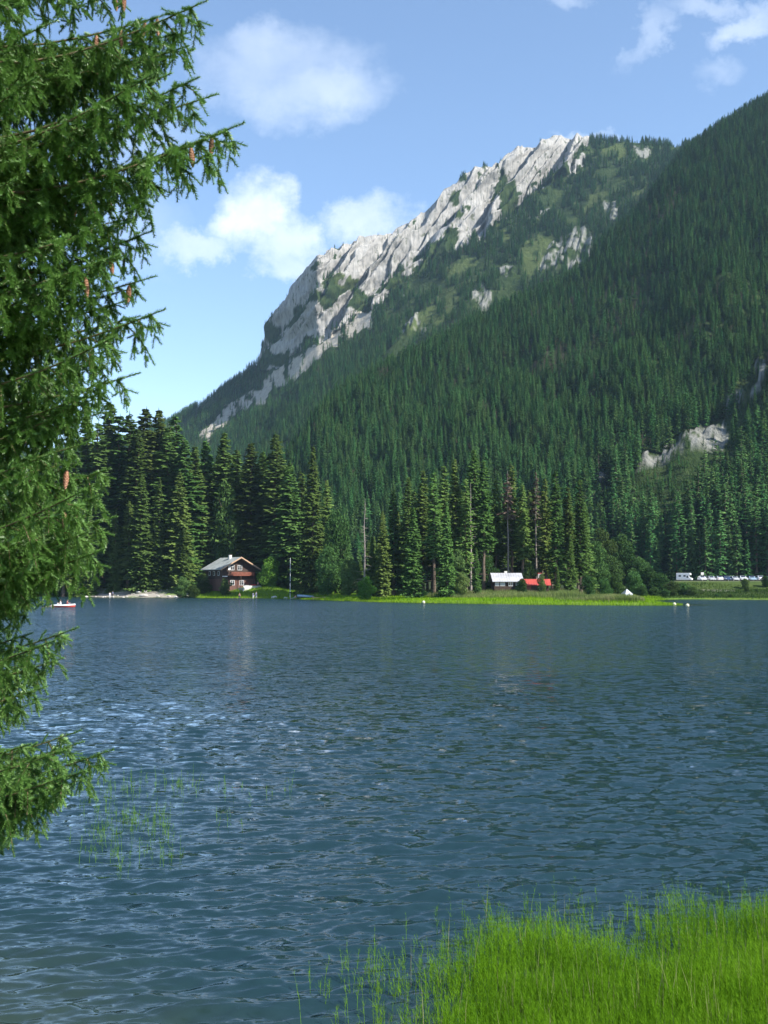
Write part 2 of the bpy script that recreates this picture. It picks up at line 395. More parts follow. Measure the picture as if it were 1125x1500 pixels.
# ------------------------------------------------------------------ mountain
#   u: base d | (d,row) x6   (rows of the bare ground, ridge lines given with their true distances, except the hill added out of frame)
TAB = {
 -900: (430, (520, 838), (620, 825), (720, 815), (900, 780), (1100, 730), (1300, 690)),
 0:    (430, (520, 838), (620, 822), (720, 812), (900, 775), (1150, 725), (1300, 672)),
 200:  (430, (520, 838), (620, 820), (720, 805), (950, 760), (1200, 705), (1350, 652)),
 262:  (430, (520, 835), (630, 812), (730, 800), (980, 745), (1350, 680), (1660, 617)),
 300:  (435, (525, 830), (635, 800), (735, 790), (990, 725), (1370, 655), (1670, 592)),
 345:  (440, (530, 822), (640, 775), (740, 770), (1000, 700), (1400, 625), (1680, 563)),
 376:  (445, (535, 805), (645, 730), (750, 735), (1010, 675), (1440, 590), (1680, 538)),
 392:  (450, (540, 795), (650, 700), (755, 710), (1015, 660), (1430, 575), (1650, 480)),
 412:  (450, (545, 785), (655, 685), (762, 695), (1025, 640), (1410, 560), (1610, 452)),
 440:  (455, (560, 765), (670, 655), (780, 670), (1050, 610), (1370, 530), (1545, 400)),
 465:  (455, (565, 745), (690, 615), (795, 640), (1070, 585), (1325, 512), (1475, 375)),
 495:  (455, (570, 722), (710, 590), (805, 615), (1085, 560), (1330, 492), (1482, 363)),
 560:  (450, (580, 690), (750, 553), (850, 575), (1100, 520), (1350, 440), (1500, 346)),
 620:  (435, (580, 668), (790, 524), (890, 545), (1115, 490), (1350, 402), (1515, 320)),
 645:  (430, (580, 658), (800, 513), (900, 535), (1120, 478), (1350, 385), (1520, 297)),
 680:  (425, (585, 640), (835, 495), (930, 515), (1140, 452), (1360, 358), (1525, 263)),
 705:  (420, (590, 628), (850, 483), (950, 505), (1150, 438), (1370, 342), (1530, 248)),
 735:  (415, (595, 615), (865, 470), (960, 490), (1160, 425), (1380, 330), (1535, 241)),
 765:  (410, (600, 600), (880, 455), (970, 470), (1170, 410), (1390, 318), (1540, 217)),
 790:  (405, (600, 590), (890, 442), (985, 458), (1175, 400), (1395, 308), (1546, 211)),
 812:  (400, (600, 580), (900, 430), (1000, 445), (1180, 390), (1400, 300), (1550, 202)),
 832:  (398, (600, 570), (910, 420), (1010, 432), (1190, 380), (1405, 292), (1550, 204)),
 850:  (395, (600, 560), (920, 405), (1020, 418), (1200, 370), (1410, 285), (1550, 209)),
 900:  (388, (605, 530), (950, 362), (1050, 375), (1220, 330), (1420, 260), (1540, 215)),
 940:  (380, (610, 505), (980, 325), (1080, 335), (1250, 300), (1430, 240), (1540, 219)),
 985:  (372, (620, 480), (1020, 262), (1120, 272), (1280, 255), (1430, 235), (1540, 222)),
 1015: (369, (625, 465), (1040, 232), (1140, 243), (1290, 240), (1430, 228), (1545, 223)),
 1050: (366, (630, 450), (1060, 208), (1160, 218), (1300, 220), (1430, 222), (1550, 222)),
 1125: (362, (640, 420), (1100, 168), (1200, 178), (1300, 180), (1430, 190), (1550, 195)),
 1300: (355, (640, 370), (1100, 80), (1200, 95), (1300, 110), (1430, 130), (1550, 150)),
 1420: (345, (500, 330), (1100, 20), (1200, 40), (1300, 60), (1430, 80), (1550, 100)),  # from here right: unseen hillside, raised to shade the lower right slope
 1600: (315, (430, 90), (1000, -60), (1150, -40), (1300, 0), (1430, 40), (1550, 60)),
 2000: (300, (420, 40), (1100, -60), (1200, -40), (1300, 0), (1430, 40), (1550, 60))}
ROCK = [(378, 552), (376, 500), (388, 465), (412, 420), (438, 392), (466, 362), (500, 350), (560, 335), (620, 305), (680, 250), (720, 240), (765, 205), (812, 190), (857, 196), (852, 240), (815, 262), (780, 285), (750, 312), (700, 345), (655, 378), (600, 418), (562, 448), (520, 472), (478, 500), (440, 512), (412, 545)]
SCREE = [(284, 642), (330, 604), (372, 576), (408, 550), (440, 526), (478, 500), (500, 486), (530, 470), (560, 455), (520, 492), (470, 530), (425, 562), (372, 592), (335, 620), (300, 650)]
MEADOW = [[(600, 500), (612, 470), (640, 432), (682, 412), (700, 425), (676, 452), (645, 478)], [(768, 352), (800, 342), (806, 360), (792, 392), (762, 408)], [(948, 292), (970, 292), (968, 318), (950, 320)], [(925, 270), (948, 268), (950, 290), (925, 292)],
          [(640, 395), (690, 372), (700, 392), (650, 412)], [(480, 405), (512, 372), (530, 400), (500, 430)], [(700, 345), (745, 330), (740, 350), (705, 362)], [(845, 300), (880, 280), (885, 305), (850, 318)], [(1092, 585), (1125, 575), (1125, 600), (1092, 605)], [(890, 225), (915, 218), (918, 235), (892, 240)]]
OUTC = [[(788, 398), (800, 360), (820, 348), (826, 368), (812, 395)], [(822, 362), (848, 334), (872, 346), (862, 380), (838, 390)], [(688, 446), (706, 424), (722, 436), (712, 458)], [(586, 492), (606, 474), (622, 486), (604, 500)], [(868, 368), (876, 360), (880, 376), (870, 384)],
        [(932, 228), (948, 218), (952, 230), (938, 238)], [(915, 715), (935, 672), (985, 640), (1030, 608), (1066, 620), (1058, 665), (1028, 704), (990, 728), (935, 722)], [(1056, 640), (1072, 638), (1074, 670), (1060, 672)], [(1108, 548), (1125, 540), (1125, 570), (1112, 566)],
        [(868, 694), (886, 690), (890, 712), (872, 724)], [(1062, 590), (1110, 572), (1118, 580), (1070, 602)], [(736, 395), (752, 388), (756, 405), (740, 412)], [(776, 318), (798, 306), (802, 318), (782, 330)], [(888, 310), (902, 298), (906, 316), (894, 324)]]
def masks(u, row):
    wu = u + (fbm(u / 16, row / 16, 21, 4) - .5) * 34; wr = row + (fbm(u / 16, row / 16, 22, 4) - .5) * 26
    rock = in_poly(wu, wr, ROCK); scree = in_poly(wu, wr, SCREE)
    mead = np.zeros(rock.shape, bool)
    for p in MEADOW: mead |= in_poly(wu, wr, p)
    outc = np.zeros(rock.shape, bool)
    for p in OUTC: outc |= in_poly(wu, wr, p)
    # vegetated ledges inside the cliff
    low = sstep(0, 110, row - (188 + (812 - u) * .62)); veg = (fbm(u / 20 + row / 50, row / 22, 31, 4) > .64 - .19 * low)
    rock2 = rock & ~veg
    scree = scree & (fbm(u / 12, row / 12, 87, 3) < .68)
    return rock, rock2, scree & ~rock2, mead & ~rock2 & (fbm(u / 14, row / 12, 88, 3) > .44), outc
def mountain_mat():
    m_, nt, out = mat('mountainside')
    geo = nt.nodes.new('ShaderNodeNewGeometry'); pos = geo.outputs['Position']
    A = lambda n_: nnode(nt, 'ShaderNodeAttribute', _attribute_name=n_).outputs['Fac']
    n1 = noise(nt, .03, 8, pos, .65); n2 = noise(nt, .22, 6, pos, .7); n3 = noise(nt, .09, 5, pos, .7)
    sc_ = nt.nodes.new('ShaderNodeMapping'); sc_.inputs['Scale'].default_value = (.30, .12, .05); sc_.inputs['Rotation'].default_value = (0, R(-32), 0); nt.links.new(pos, sc_.inputs['Vector'])
    st = noise(nt, 1.0, 6, sc_.outputs[0], .7)
    rock = ramp(nt, st.outputs['Fac'], [(.24, (.12, .12, .115)), (.38, (.28, .28, .27)), (.54, (.43, .42, .405)), (.8, (.57, .56, .54))])
    rock = mixc(nt, mmath(nt, 'MULTIPLY', n1.outputs['Fac'], .5), rock, (.35, .33, .27), 'MULTIPLY')
    veg = ramp(nt, n3.outputs['Fac'], [(.3, (.020, .036, .014)), (.5, (.034, .056, .020)), (.68, (.060, .082, .032))])
    veg = mixc(nt, n2.outputs['Fac'], veg, (.5, .5, .5), 'OVERLAY')
    mead = ramp(nt, n2.outputs['Fac'], [(.3, (.05, .072, .026)), (.6, (.082, .108, .038)), (.8, (.15, .145, .09))])
    scr = ramp(nt, n2.outputs['Fac'], [(.3, (.24, .21, .16)), (.55, (.44, .40, .33)), (.8, (.52, .49, .43))])
    c = mixc(nt, A('meadow'), veg, mead); c = mixc(nt, A('scree'), c, scr); c = mixc(nt, A('rock'), c, rock)
    # grass tufts in the cracks of the rock
    tuft = ramp(nt, n3.outputs['Fac'], [(.58, (0,) * 3), (.64, (1,) * 3)])
    c = mixc(nt, mmath(nt, 'MULTIPLY', tuft, mmath(nt, 'MULTIPLY', A('rock'), .75)), c, (.07, .085, .04))
    p = nnode(nt, 'ShaderNodeBsdfDiffuse'); nt.links.new(c, p.inputs[0])
    b = nnode(nt, 'ShaderNodeBump', Strength=.9, Distance=3.5); nt.links.new(mmath(nt, 'ADD', st.outputs['Fac'], mmath(nt, 'MULTIPLY', n2.outputs['Fac'], .5)), b.inputs['Height']); nt.links.new(b.outputs[0], p.inputs['Normal'])
    nt.links.new(p.outputs[0], out.inputs[0]); return m_
M['mountain'] = mountain_mat()
MT = {}
def build_mountain():
    ku = np.array(sorted(TAB)); 
    us = np.concatenate([np.arange(-900, 150, 14.), np.arange(150, 372, 3.), np.arange(372, 870, 1.8), np.arange(870, 1200, 3.), np.arange(1200, 2001, 14.)])
    nP = 8
    D = np.zeros((nP, len(ku))); Z = np.zeros((nP, len(ku)))
    for j, k in enumerate(ku):
        t = TAB[k]; D[0, j] = t[0]; Z[0, j] = 3.2
        for i in range(6): D[i + 1, j] = t[i + 1][0]; Z[i + 1, j] = zrow(t[i + 1][1], t[i + 1][0])
        D[7, j] = D[6, j] + 260; Z[7, j] = Z[6, j] * .62
    def ip(a):  # smooth-ish interpolation over u
        f = np.interp(us, ku, a); return f
    D = np.stack([ip(a) for a in D]); Z = np.stack([ip(a) for a in Z])
    cnt = [34, 60, 12, 26, 60, 120, 14]
    ts = np.concatenate([np.arange(i, i + 1, 1 / c) for i, c in enumerate(cnt)] + [[7.0]])
    TT = np.minimum(ts.astype(int), 6); ff = (ts - TT)[:, None]
    # Catmull-like smoothing in z along the profile (monotone hermite)
    def herm(P):
        m_ = np.zeros_like(P); dl = np.diff(P, axis=0)
        a, b = dl[:-1], dl[1:]; m_[1:-1] = np.where(a * b > 0, 2 * a * b / (a + b + 1e-9 * np.sign(a + b + 1e-12)), 0); m_[0] = dl[0]; m_[-1] = dl[-1]
        p0, p1, m0, m1 = P[TT], P[TT + 1], m_[TT], m_[TT + 1]; f = ff
        return (2 * f ** 3 - 3 * f ** 2 + 1) * p0 + (f ** 3 - 2 * f ** 2 + f) * m0 + (-2 * f ** 3 + 3 * f ** 2) * p1 + (f ** 3 - f ** 2) * m1
    d = D[TT] * (1 - ff) + D[TT + 1] * ff
    z = D * 0; z = herm(Z)
    U = np.broadcast_to(us, d.shape)
    cy = (z - CAM_H) / d
    row = to_px(0 * d, d, z)[1]
    x = (U - CX) / FOC * (math.cos(PITCH) + cy * math.sin(PITCH)) * d
    rock, rock2, scree, mead, outc = masks(U, row)
    front = (ts[:, None] <= 6.0) & (ts[:, None] >= 3.0)
    rock = rock & front; rock2 = rock2 & front; scree = scree & front; 
    # relief: folds and gullies running down the slopes
    tB = np.clip(ts, 0, 2)[:, None] * np.ones_like(d)
    envB = sstep(0, .5, tB) * (1 - sstep(1.0, 1.6, ts)[:, None])
    g = fbm(U / 110 + d / 190, d / 210 - U / 400, 41, 3) - .5
    z = z + envB * (g * 62 * (d / 700))
    z = z + sstep(0, .3, tB) * (fbm(x / 45, d / 45, 44, 4) - .5) * 8
    envA = sstep(3.2, 4, ts)[:, None] * (1 - sstep(5.7, 6.0, ts)[:, None])
    gA = ridged(U / 60 + row / 85, row / 260, 47, 3) - .5
    z = z + envA * gA * 16 * np.where(rock, 0, 1)
    # steep steps at the small outcrops
    # cliff ribs: pushed out of and into the face
    S = (U * .79 + row * .61); Tt = (U * -.61 + row * .79)
    rs = sstep(3, 5, ts)[:, None] * (1 - sstep(5.85, 6.0, ts)[:, None])
    km = rock.astype(float)
    for _ in range(3):
        km[:, 1:-1] = (km[:, :-2] + km[:, 1:-1] + km[:, 2:]) / 3; km[1:-1] = (km[:-2] + km[1:-1] + km[2:]) / 3
    q1 = S / 40 + (fbm(S / 70, Tt / 120, 51, 3) - .5) * 1.5; q2 = S / 15 + (fbm(S / 30, Tt / 60, 52, 3) - .5) * 2.0
    def saw(q): 
        f = q - np.floor(q); return np.where(f < .12, f / .12, 1 - (f - .12) / .88)
    a1 = .45 + .9 * vnoise(np.floor(q1) * 3.1, Tt / 60, 58); a2 = .35 + 1.0 * vnoise(np.floor(q2) * 1.7, Tt / 30, 59)
    fine = fbm(U / 6, row / 9, 55, 4); mid = ridged(S / 13 + fbm(S / 30, Tt / 30, 3, 2), Tt / 60, 53, 3)
    y = d - km * rs * ((saw(q1) - .5) * 44 * a1 + (saw(q2) - .5) * 15 * a2 + (mid - .5) * 8 + (fine - .5) * 6)
    x = x + km * rs * (fbm(S / 9, Tt / 20, 57, 3) - .5) * 10
    # the prow: the wall left of it turns away from the light
    pr = 462 + (row - 380) * .10
    lf = sstep(0, 60, pr - U) * sstep(372, 392, U) * ((row > 395) & (row < 560)) * (ts[:, None] > 4.2) * (ts[:, None] < 6)
    y = y + lf * 0
    # crest bumps
    crest = np.exp(-((ts - 6) / .25) ** 2)[:, None]
    z = z + crest * (fbm(U / 9, U * 0, 63, 4) - .5) * 13 * sstep(372, 400, U)
    oc = outc & (ts[:, None] > .4)
    big_oc = oc & (U > 860) & (row > 500)
    z = z + big_oc * (ridged(U / 22, row / 80, 75, 3) - .35) * 3
    z = z + oc * (ridged(U / 9 + row / 30, row / 60, 71, 3) - .5) * np.where(big_oc, 4, 9)
    rr = np.clip(rock2 * 1. + oc * np.where(big_oc, .7, .62) * sstep(.40, .52, fbm(U / 7, row / 7, 73, 3) + .04 * big_oc), 0, 1)
    V = np.stack([x, y, z], -1)
    F = grid_faces(*d.shape)
    me = mesh_np('mountain', V.reshape(-1, 3), F, [M['mountain']], True, attrs={'rock': rr.ravel(), 'scree': scree.astype(float).ravel(), 'meadow': (mead & (ts[:, None] > .3)).astype(float).ravel()})
    tag(obj('mountain', me), 'steep mountain with pale limestone cliffs and forested slopes', kind='structure')
    shf = np.where(ts[:, None] < 2.3, 24, 11) * np.ones_like(row)
    _, _, sc2, md2, oc2 = masks(U, row - shf); _, _, _, _, oc3 = masks(U, row - shf * .5)
    for q_ in (.15, .45, .7, 1.0):
        oc2 = oc2 | (masks(U, row - 80 * q_)[4] & (ts[:, None] < 1.4) & (U > 850))
    MT['clear'] = oc2 | oc3 | (md2 & (ts[:, None] > 2.3)) | (sc2 & (ts[:, None] > 2.3))
    MT.update(V=V, ts=ts, U=U, row=row, d=d, rock=rock, rr=rr > .3, scree=scree, mead=mead, us=us)
build_mountain()

# ------------------------------------------------------------------ trees
M['bark'] = simple('bark', (.13, .10, .075), .95, .4, 2.0, spec=.1)
M['needles_a'] = leafmat('spruce_needles', [(.050, .098, .022), (.088, .152, .036), (.13, .20, .056)], .35, .12)
M['needles_far'] = leafmat('spruce_needles_slope', [(.034, .098, .030), (.070, .165, .048), (.125, .22, .070)], .3, .12)
M['leaves'] = leafmat('broad_leaves', [(.035, .070, .020), (.065, .125, .035), (.11, .18, .055)], .5, .25)
M['leaves_light'] = leafmat('willow_leaves', [(.06, .11, .035), (.10, .17, .05), (.16, .23, .08)], .6, .28)
M['leaves_fresh'] = leafmat('fresh_leaves', [(.06, .13, .02), (.10, .20, .03), (.16, .26, .05)], .6, .3)
M['needles_brown'] = leafmat('dry_needles', [(.07, .055, .04), (.12, .09, .065), (.17, .13, .10)], .5, .1)
M['deadwood'] = simple('dead_wood', (.26, .23, .20), .95, .3, 3.0, spec=.1)

def tube(V, F, pts, rad, k=6):
    """append a tapering tube along pts to the lists V, F (quads)"""
    b = len(V); n = len(pts)
    for i, p in enumerate(pts):
        p = Vector(p); q = Vector(pts[min(i + 1, n - 1)]) - Vector(pts[max(i - 1, 0)])
        if q.length < 1e-9: q = Vector((0, 0, 1))
        q.normalize(); a = q.orthogonal().normalized() if abs(q.z) < .9 else Vector((1, 0, 0)); a = (a - q * a.dot(q)).normalized(); c = q.cross(a)
        r = rad[i]
        for j in range(k):
            t = 2 * math.pi * j / k; V.append(tuple(p + (a * math.cos(t) + c * math.sin(t)) * r))
    for i in range(n - 1):
        for j in range(k):
            F.append((b + i * k + j, b + i * k + (j + 1) % k, b + (i + 1) * k + (j + 1) % k, b + (i + 1) * k + j))
    F.append(tuple(b + (n - 1) * k + j for j in range(k)) if k == 4 else (b + (n - 1) * k, b + (n - 1) * k + 1, b + (n - 1) * k + 2, b + (n - 1) * k + 3))

def trunk_mesh(name, H, r0, seed, stubs=0, lean=.01, m_=None):
    rg = random.Random(seed); V, F = [], []
    pts = [(rg.uniform(-1, 1) * lean * H * (i / 9), rg.uniform(-1, 1) * lean * H * (i / 9), H * i / 9 - (.4 if i == 0 else 0)) for i in range(10)]
    tube(V, F, pts, [r0 * (1.35 if i == 0 else 1) * (1 - .93 * i / 9) + .012 for i in range(10)], 7)
    for s in range(stubs):
        z = H * rg.uniform(.12, .95); a = rg.uniform(0, 6.28); l = rg.uniform(.5, 1.0) * (1.05 - z / H) * H * .13 + .3
        tube(V, F, [(0, 0, z), (math.cos(a) * l * .5, math.sin(a) * l * .5, z - .05 * l), (math.cos(a) * l, math.sin(a) * l, z + rg.uniform(-.25, .1) * l)], [.05, .035, .01], 4)
    me = bpy.data.meshes.new(name); me.from_pydata(V, [], F); me.materials.append(m_ or M['bark'])
    return me

def spruce_crown(name, seed, H=30.0, R0=3.6, base=.08, levels=72, per=8, twigs=7, m_=None, power=.80, gap=.15, tw=.24):
    """whorls of drooping boughs, every bough a spine with side sprays"""
    rg = np.random.RandomState(seed); V = []; nv = 0; tri = []
    sec = rg.rand(24); 
    for li in range(levels):
        t = (li + rg.rand() * .8) / levels; z0 = H * (base + (1 - base) * t)
        if z0 > H * .995: continue
        Rl = R0 * (1 - t) ** power + .12
        Rl *= min(1, .55 + t * 6) if base > .2 else 1
        n = per if t < .85 else max(4, per - 2)
        for bi in range(n):
            if rg.rand() < gap: continue
            a = rg.rand() * 6.283; z0 = H * (base + (1 - base) * min(.985, t + (rg.rand() - .5) * 1.6 / levels))
            sc_ = .72 + .55 * sec[int((a / 6.283 * 6)) % 6 + 6 * int(t * 4) % 24]
            L = Rl * sc_ * (.62 + .62 * rg.rand())
            ca, sa = math.cos(a), math.sin(a); dr = (.16 + .42 * (1 - t)) * (.7 + .6 * rg.rand()); up = -.15 if t > .85 else .0
            def P(s): return np.array([ca * L * s, sa * L * s, z0 - L * (dr * s * (1.25 - .55 * s * s) + up * s)])
            ns = max(3, int(twigs * min(1, .45 + L / R0)))
            for k in range(ns):
                s = .22 + .78 * (k + rg.rand() * .6) / ns; s = min(s, 1.0); c = P(s)
                wl = L * .40 * (1.12 - s) + .22
                for sd in (-1, 1):
                    an = a + sd * (.75 + .4 * rg.rand()); l2 = wl * (.7 + .6 * rg.rand())
                    e = c + np.array([math.cos(an) * l2, math.sin(an) * l2, -l2 * (.25 + .55 * rg.rand())])
                    wdt = tw * (.7 + .6 * rg.rand())
                    nrm = np.array([-math.sin(an), math.cos(an), 0]) * wdt
                    mid = (c + e) / 2; mid2 = mid + np.array([0, 0, -wdt * .9 * rg.rand()])
                    V += [c, mid + nrm, e, mid2 - nrm]; tri += [(nv, nv + 1, nv + 2), (nv, nv + 2, nv + 3)]; nv += 4
            tip = P(1.08); c = P(.72); q = np.array([-sa, ca, 0]) * tw * .8
            V += [c + q, tip, c - q]; tri.append((nv, nv + 1, nv + 2)); nv += 3
    # leader
    for k in range(3):
        a = k * 2.09; q = np.array([math.cos(a), math.sin(a), 0]) * .10
        V += [np.array([0, 0, H * .955]) + q, np.array([0, 0, H * 1.0 + .3]), np.array([0, 0, H * .955]) - q]; tri.append((nv, nv + 1, nv + 2)); nv += 3
    return mesh_np(name, np.array(V), np.array(tri), [m_ or M['needles_a']])

def leaf_crown(name, seed, H=12.0, W=4.0, base=.15, blobs=16, leaves=420, size=.22, m_=None, shape=1.0):
    rg = np.random.RandomState(seed); Vs = []
    for b in range(blobs):
        t = (b + .5) / blobs; zc = H * (base + (1 - base) * (t * .92)); env = math.sin(math.pi * min(1, max(.05, (.12 + .85 * t)))) ** .7 * shape + (1 - shape) * (1 - t)
        a = b * 2.4 + rg.rand(); rr = W * .55 * env * (.35 + .75 * rg.rand()); c = np.array([math.cos(a) * rr, math.sin(a) * rr, zc])
        br = W * (.30 + .16 * rg.rand()) * (.55 + .55 * env); n = int(leaves * (br / W / .36) ** 2)
        d = rg.normal(size=(n, 3)); d /= np.linalg.norm(d, axis=1)[:, None]
        p = c + d * (br * (.62 + .48 * rg.rand(n) ** .6))[:, None] * np.array([1, 1, .8])
        Vs.append(p)
    p = np.concatenate(Vs); n = len(p)
    t1 = rg.normal(size=(n, 3)); t1 /= np.linalg.norm(t1, axis=1)[:, None]; t2 = np.cross(t1, rg.normal(size=(n, 3))); t2 /= np.linalg.norm(t2, axis=1)[:, None]
    s = (size * (.6 + .8 * rg.rand(n)))[:, None]
    V = np.stack([p - t1 * s, p + t2 * s * .6, p + t1 * s, p - t2 * s * .6], 1).reshape(-1, 3)
    F = np.arange(n * 4).reshape(-1, 4)
    return mesh_np(name, V, F, [m_ or M['leaves']])

def limbs_mesh(name, H, r0, seed, W, m_=None):
    rg = random.Random(seed); V, F = [], []
    pts = [(rg.uniform(-.02, .02) * H, rg.uniform(-.02, .02) * H, H * i / 6 * .8 - (.3 if i == 0 else 0)) for i in range(7)]
    tube(V, F, pts, [r0 * (1 - .85 * i / 6) for i in range(7)], 7)
    for s in range(9):
        z = H * rg.uniform(.2, .65); a = s * 2.4; l = W * rg.uniform(.4, .75)
        tube(V, F, [(0, 0, z), (math.cos(a) * l * .5, math.sin(a) * l * .5, z + l * .35), (math.cos(a) * l, math.sin(a) * l, z + l * .8)], [r0 * .45, r0 * .28, .02], 5)
    me = bpy.data.meshes.new(name); me.from_pydata(V, [], F); me.materials.append(m_ or M['bark']); return me

random.seed(7)
ORD = 'first second third fourth fifth sixth seventh eighth ninth tenth eleventh twelfth thirteenth fourteenth fifteenth sixteenth seventeenth eighteenth nineteenth twentieth twenty-first twenty-second twenty-third twenty-fourth'.split()
# source meshes, all 30 m tall, shared by the copies
SPR = [(trunk_mesh('trunk', 29.3, .42, 1), spruce_crown('crown', 11, R0=3.9, base=.05, per=10, tw=.28)),
       (trunk_mesh('trunk', 29.3, .40, 2), spruce_crown('crown', 12, R0=3.4, base=.08, power=.7, per=10, tw=.28)),
       (trunk_mesh('trunk', 29.3, .40, 3, 10), spruce_crown('crown', 13, R0=2.7, base=.16, power=.62, gap=.25)),
       (trunk_mesh('trunk', 29.3, .38, 4, 26), spruce_crown('crown', 14, R0=2.5, base=.34, levels=54, power=.6, gap=.28)),
       (trunk_mesh('trunk', 29.3, .38, 5, 22), spruce_crown('crown', 15, R0=2.2, base=.22, levels=60, power=.5, gap=.33)),
       (trunk_mesh('trunk', 29.3, .45, 6), spruce_crown('crown', 16, R0=4.4, base=.02, levels=78, power=.85, gap=.1))]
LOW = [(trunk_mesh('trunk', 29, .35, 20 + i), spruce_crown('crown', 30 + i, R0=r, base=b, levels=26, per=7, twigs=3, m_=M['needles_far'], power=p, gap=.12, tw=.5))
       for i, (r, b, p) in enumerate([(4.6, .06, .8), (4.0, .10, .7), (3.7, .18, .62), (5.2, .04, .9), (3.3, .12, .6)])]
DEC = [(limbs_mesh('trunk', 12, .2, 50 + i, 4), leaf_crown('crown', 60 + i, blobs=14 + 2 * i, W=4.2 + .3 * i, base=.12, m_=M['leaves'])) for i in range(3)]
DECL = [(limbs_mesh('trunk', 12, .16, 55 + i, 4), leaf_crown('crown', 70 + i, blobs=15, W=3.8 + .8 * i, base=.08, m_=M[k])) for i, k in enumerate(['leaves_light', 'leaves_fresh'])]

SRC = {}
def put_tree(name, pair, x, y, z, H, wid, rz, label, cat, group, ref=30.0, sink=.25, lean=(0, 0)):
    """a tree is an Empty at its foot that parents a trunk and a crown"""
    t = empty(name, (x, y, z - sink), rz, (H / ref * wid, H / ref * wid, H / ref))
    t.rotation_euler.x, t.rotation_euler.y = lean
    tag(t, label, cat, group)
    tr = bpy.data.objects.new('trunk', pair[0]); cr = bpy.data.objects.new('crown', pair[1])
    link(tr, t); link(cr, t)
    return t
FOREST = 'spruces of the shore woods'
def grove_tree(px, top, Y, k, wid=1.0, label=None, group=None, name='spruce', src=None, cat='spruce', ref=30.0):
    x = float(xcol(px, 860, Y)); z = land_z(x, Y); H = float(zrow(top, Y)) - z + .3
    # keep the top above the right column in spite of the slight convergence
    return put_tree(name, (src or SPR)[k], x, Y, z, H, wid, random.uniform(0, 6.28), label, cat, group, ref)

GL = 'dark spruce filling the wood behind the skyline spruces and the chalet'
GW = 'spruces of the wood round the chalet'
left = [(60, 655, 335, 1), (82, 640, 338, 2), (100, 640, 330, 1), (122, 606, 332, 1), (140, 617, 326, 2), (158, 588, 334, 1), (172, 607, 328, 4), (186, 602, 330, 0), (198, 628, 322, 1), (211, 596, 332, 1), (229, 598, 334, 1),
        (243, 622, 322, 2), (253, 608, 330, 4), (268, 640, 318, 2), (283, 652, 322, 1), (300, 642, 330, 2), (327, 632, 326, 1), (345, 655, 330, 2), (366, 645, 322, 0), (384, 658, 328, 2), (402, 634, 318, 1), (424, 674, 306, 2), (440, 690, 312, 3)]
for i, (px, top, Y, k) in enumerate(left):
    grove_tree(px, top, Y, {2: 0, 4: 1}.get(k, k) if i % 2 else k, 1.5, 'tall skyline spruce of the chalet wood, %s from the left' % ORD[i], GW)
# second and third ranks, filling the dark between the crowns
for i in range(46):
    px = 40 + i * 9.2 + random.uniform(-5, 5); Y = random.choice([random.uniform(336, 372), random.uniform(312, 330)])
    if 285 < px < 392 and Y < 332: Y = random.uniform(335, 370)
    edge = 655 + 18 * math.sin(px * .05) + (max(0, px - 400) * 1.3)
    top = edge + random.uniform(0, 50) + (40 if Y < 330 else 0)
    grove_tree(px, top, Y, random.choice([0, 1, 1, 2, 4]), random.uniform(.95, 1.3), GL, GW)
# lower trees at the wood's edge
for i, (px, top, Y, k, wd) in enumerate(sorted([(95, 730, 318, 5, 1.0), (130, 760, 316, 0, 1.2), (168, 745, 314, 5, .9), (205, 690, 309, 0, 1.1), (232, 700, 310, 5, .9), (262, 690, 309, 1, 1.3), (300, 720, 324, 0, 1.1), (268, 770, 306, 5, 1.0)])):
    grove_tree(px, top, Y, k, wd, 'lower full spruce above the gravel beach, %s from the left' % ORD[i], 'lower spruces along the gravel beach')
grove_tree(458, 652, 284, 5, 1.0, 'tall broad spruce standing free at the right end of the chalet wood', None)
grove_tree(478, 700, 292, 0, 1.0, 'spruce close behind the tall free-standing spruce at the end of the chalet wood', None)

GP = 'dark slender spruce inside the spit wood behind its skyline spruces'
GG = 'spruces of the wood on the spit'
pen = [(577, 716, 246, 2), (560, 748, 240, 1), (598, 697, 244, 2), (620, 688, 250, 4), (636, 690, 242, 3), (651, 681, 244, 4), (667, 671, 248, 2), (695, 657, 246, 2), (709, 672, 240, 3), (683, 700, 236, 4), (727, 700, 252, 3), (750, 678, 250, 3), (766, 708, 244, 3), (785, 712, 250, 3),
       (800, 700, 244, 4), (815, 689, 238, 4), (833, 712, 246, 3), (851, 701, 236, 4), (545, 785, 250, 1), (528, 812, 256, 0), (858, 735, 246, 2)]
for i, (px, top, Y, k) in enumerate(sorted(pen)): grove_tree(px, top, Y, k, 1.0 if k != 2 else 1.05, 'tall skyline spruce of the spit wood, %s from the left' % ORD[i], GG)
for i in range(44):
    px = 535 + i * 7.4 + random.uniform(-4, 4); Y = random.uniform(252, 292)
    top = 728 + max(0, 600 - px) * 1.1 + random.uniform(-15, 30)
    grove_tree(px, top, Y, random.choice([3, 3, 4, 2]) if px > 600 else random.choice([0, 1, 2]), random.uniform(1.0, 1.3), GP, GG)
grove_tree(836, 782, 228, 5, .95, 'dense dark green young spruce right of the red roof, full to the ground', None)
grove_tree(817, 828, 226, 5, .9, 'small spruce tucked against the dense young spruce by the red roof', None)
grove_tree(655, 735, 226, 0, .9, 'mid green spruce at the front edge of the spit wood, above the pale bushes', None)
grove_tree(606, 742, 228, 1, 1.2, 'dark full spruce at the left front edge of the spit wood', None)
grove_tree(698, 802, 229, 5, .9, 'bright green young spruce at the left end of the pale roofed hut', None)
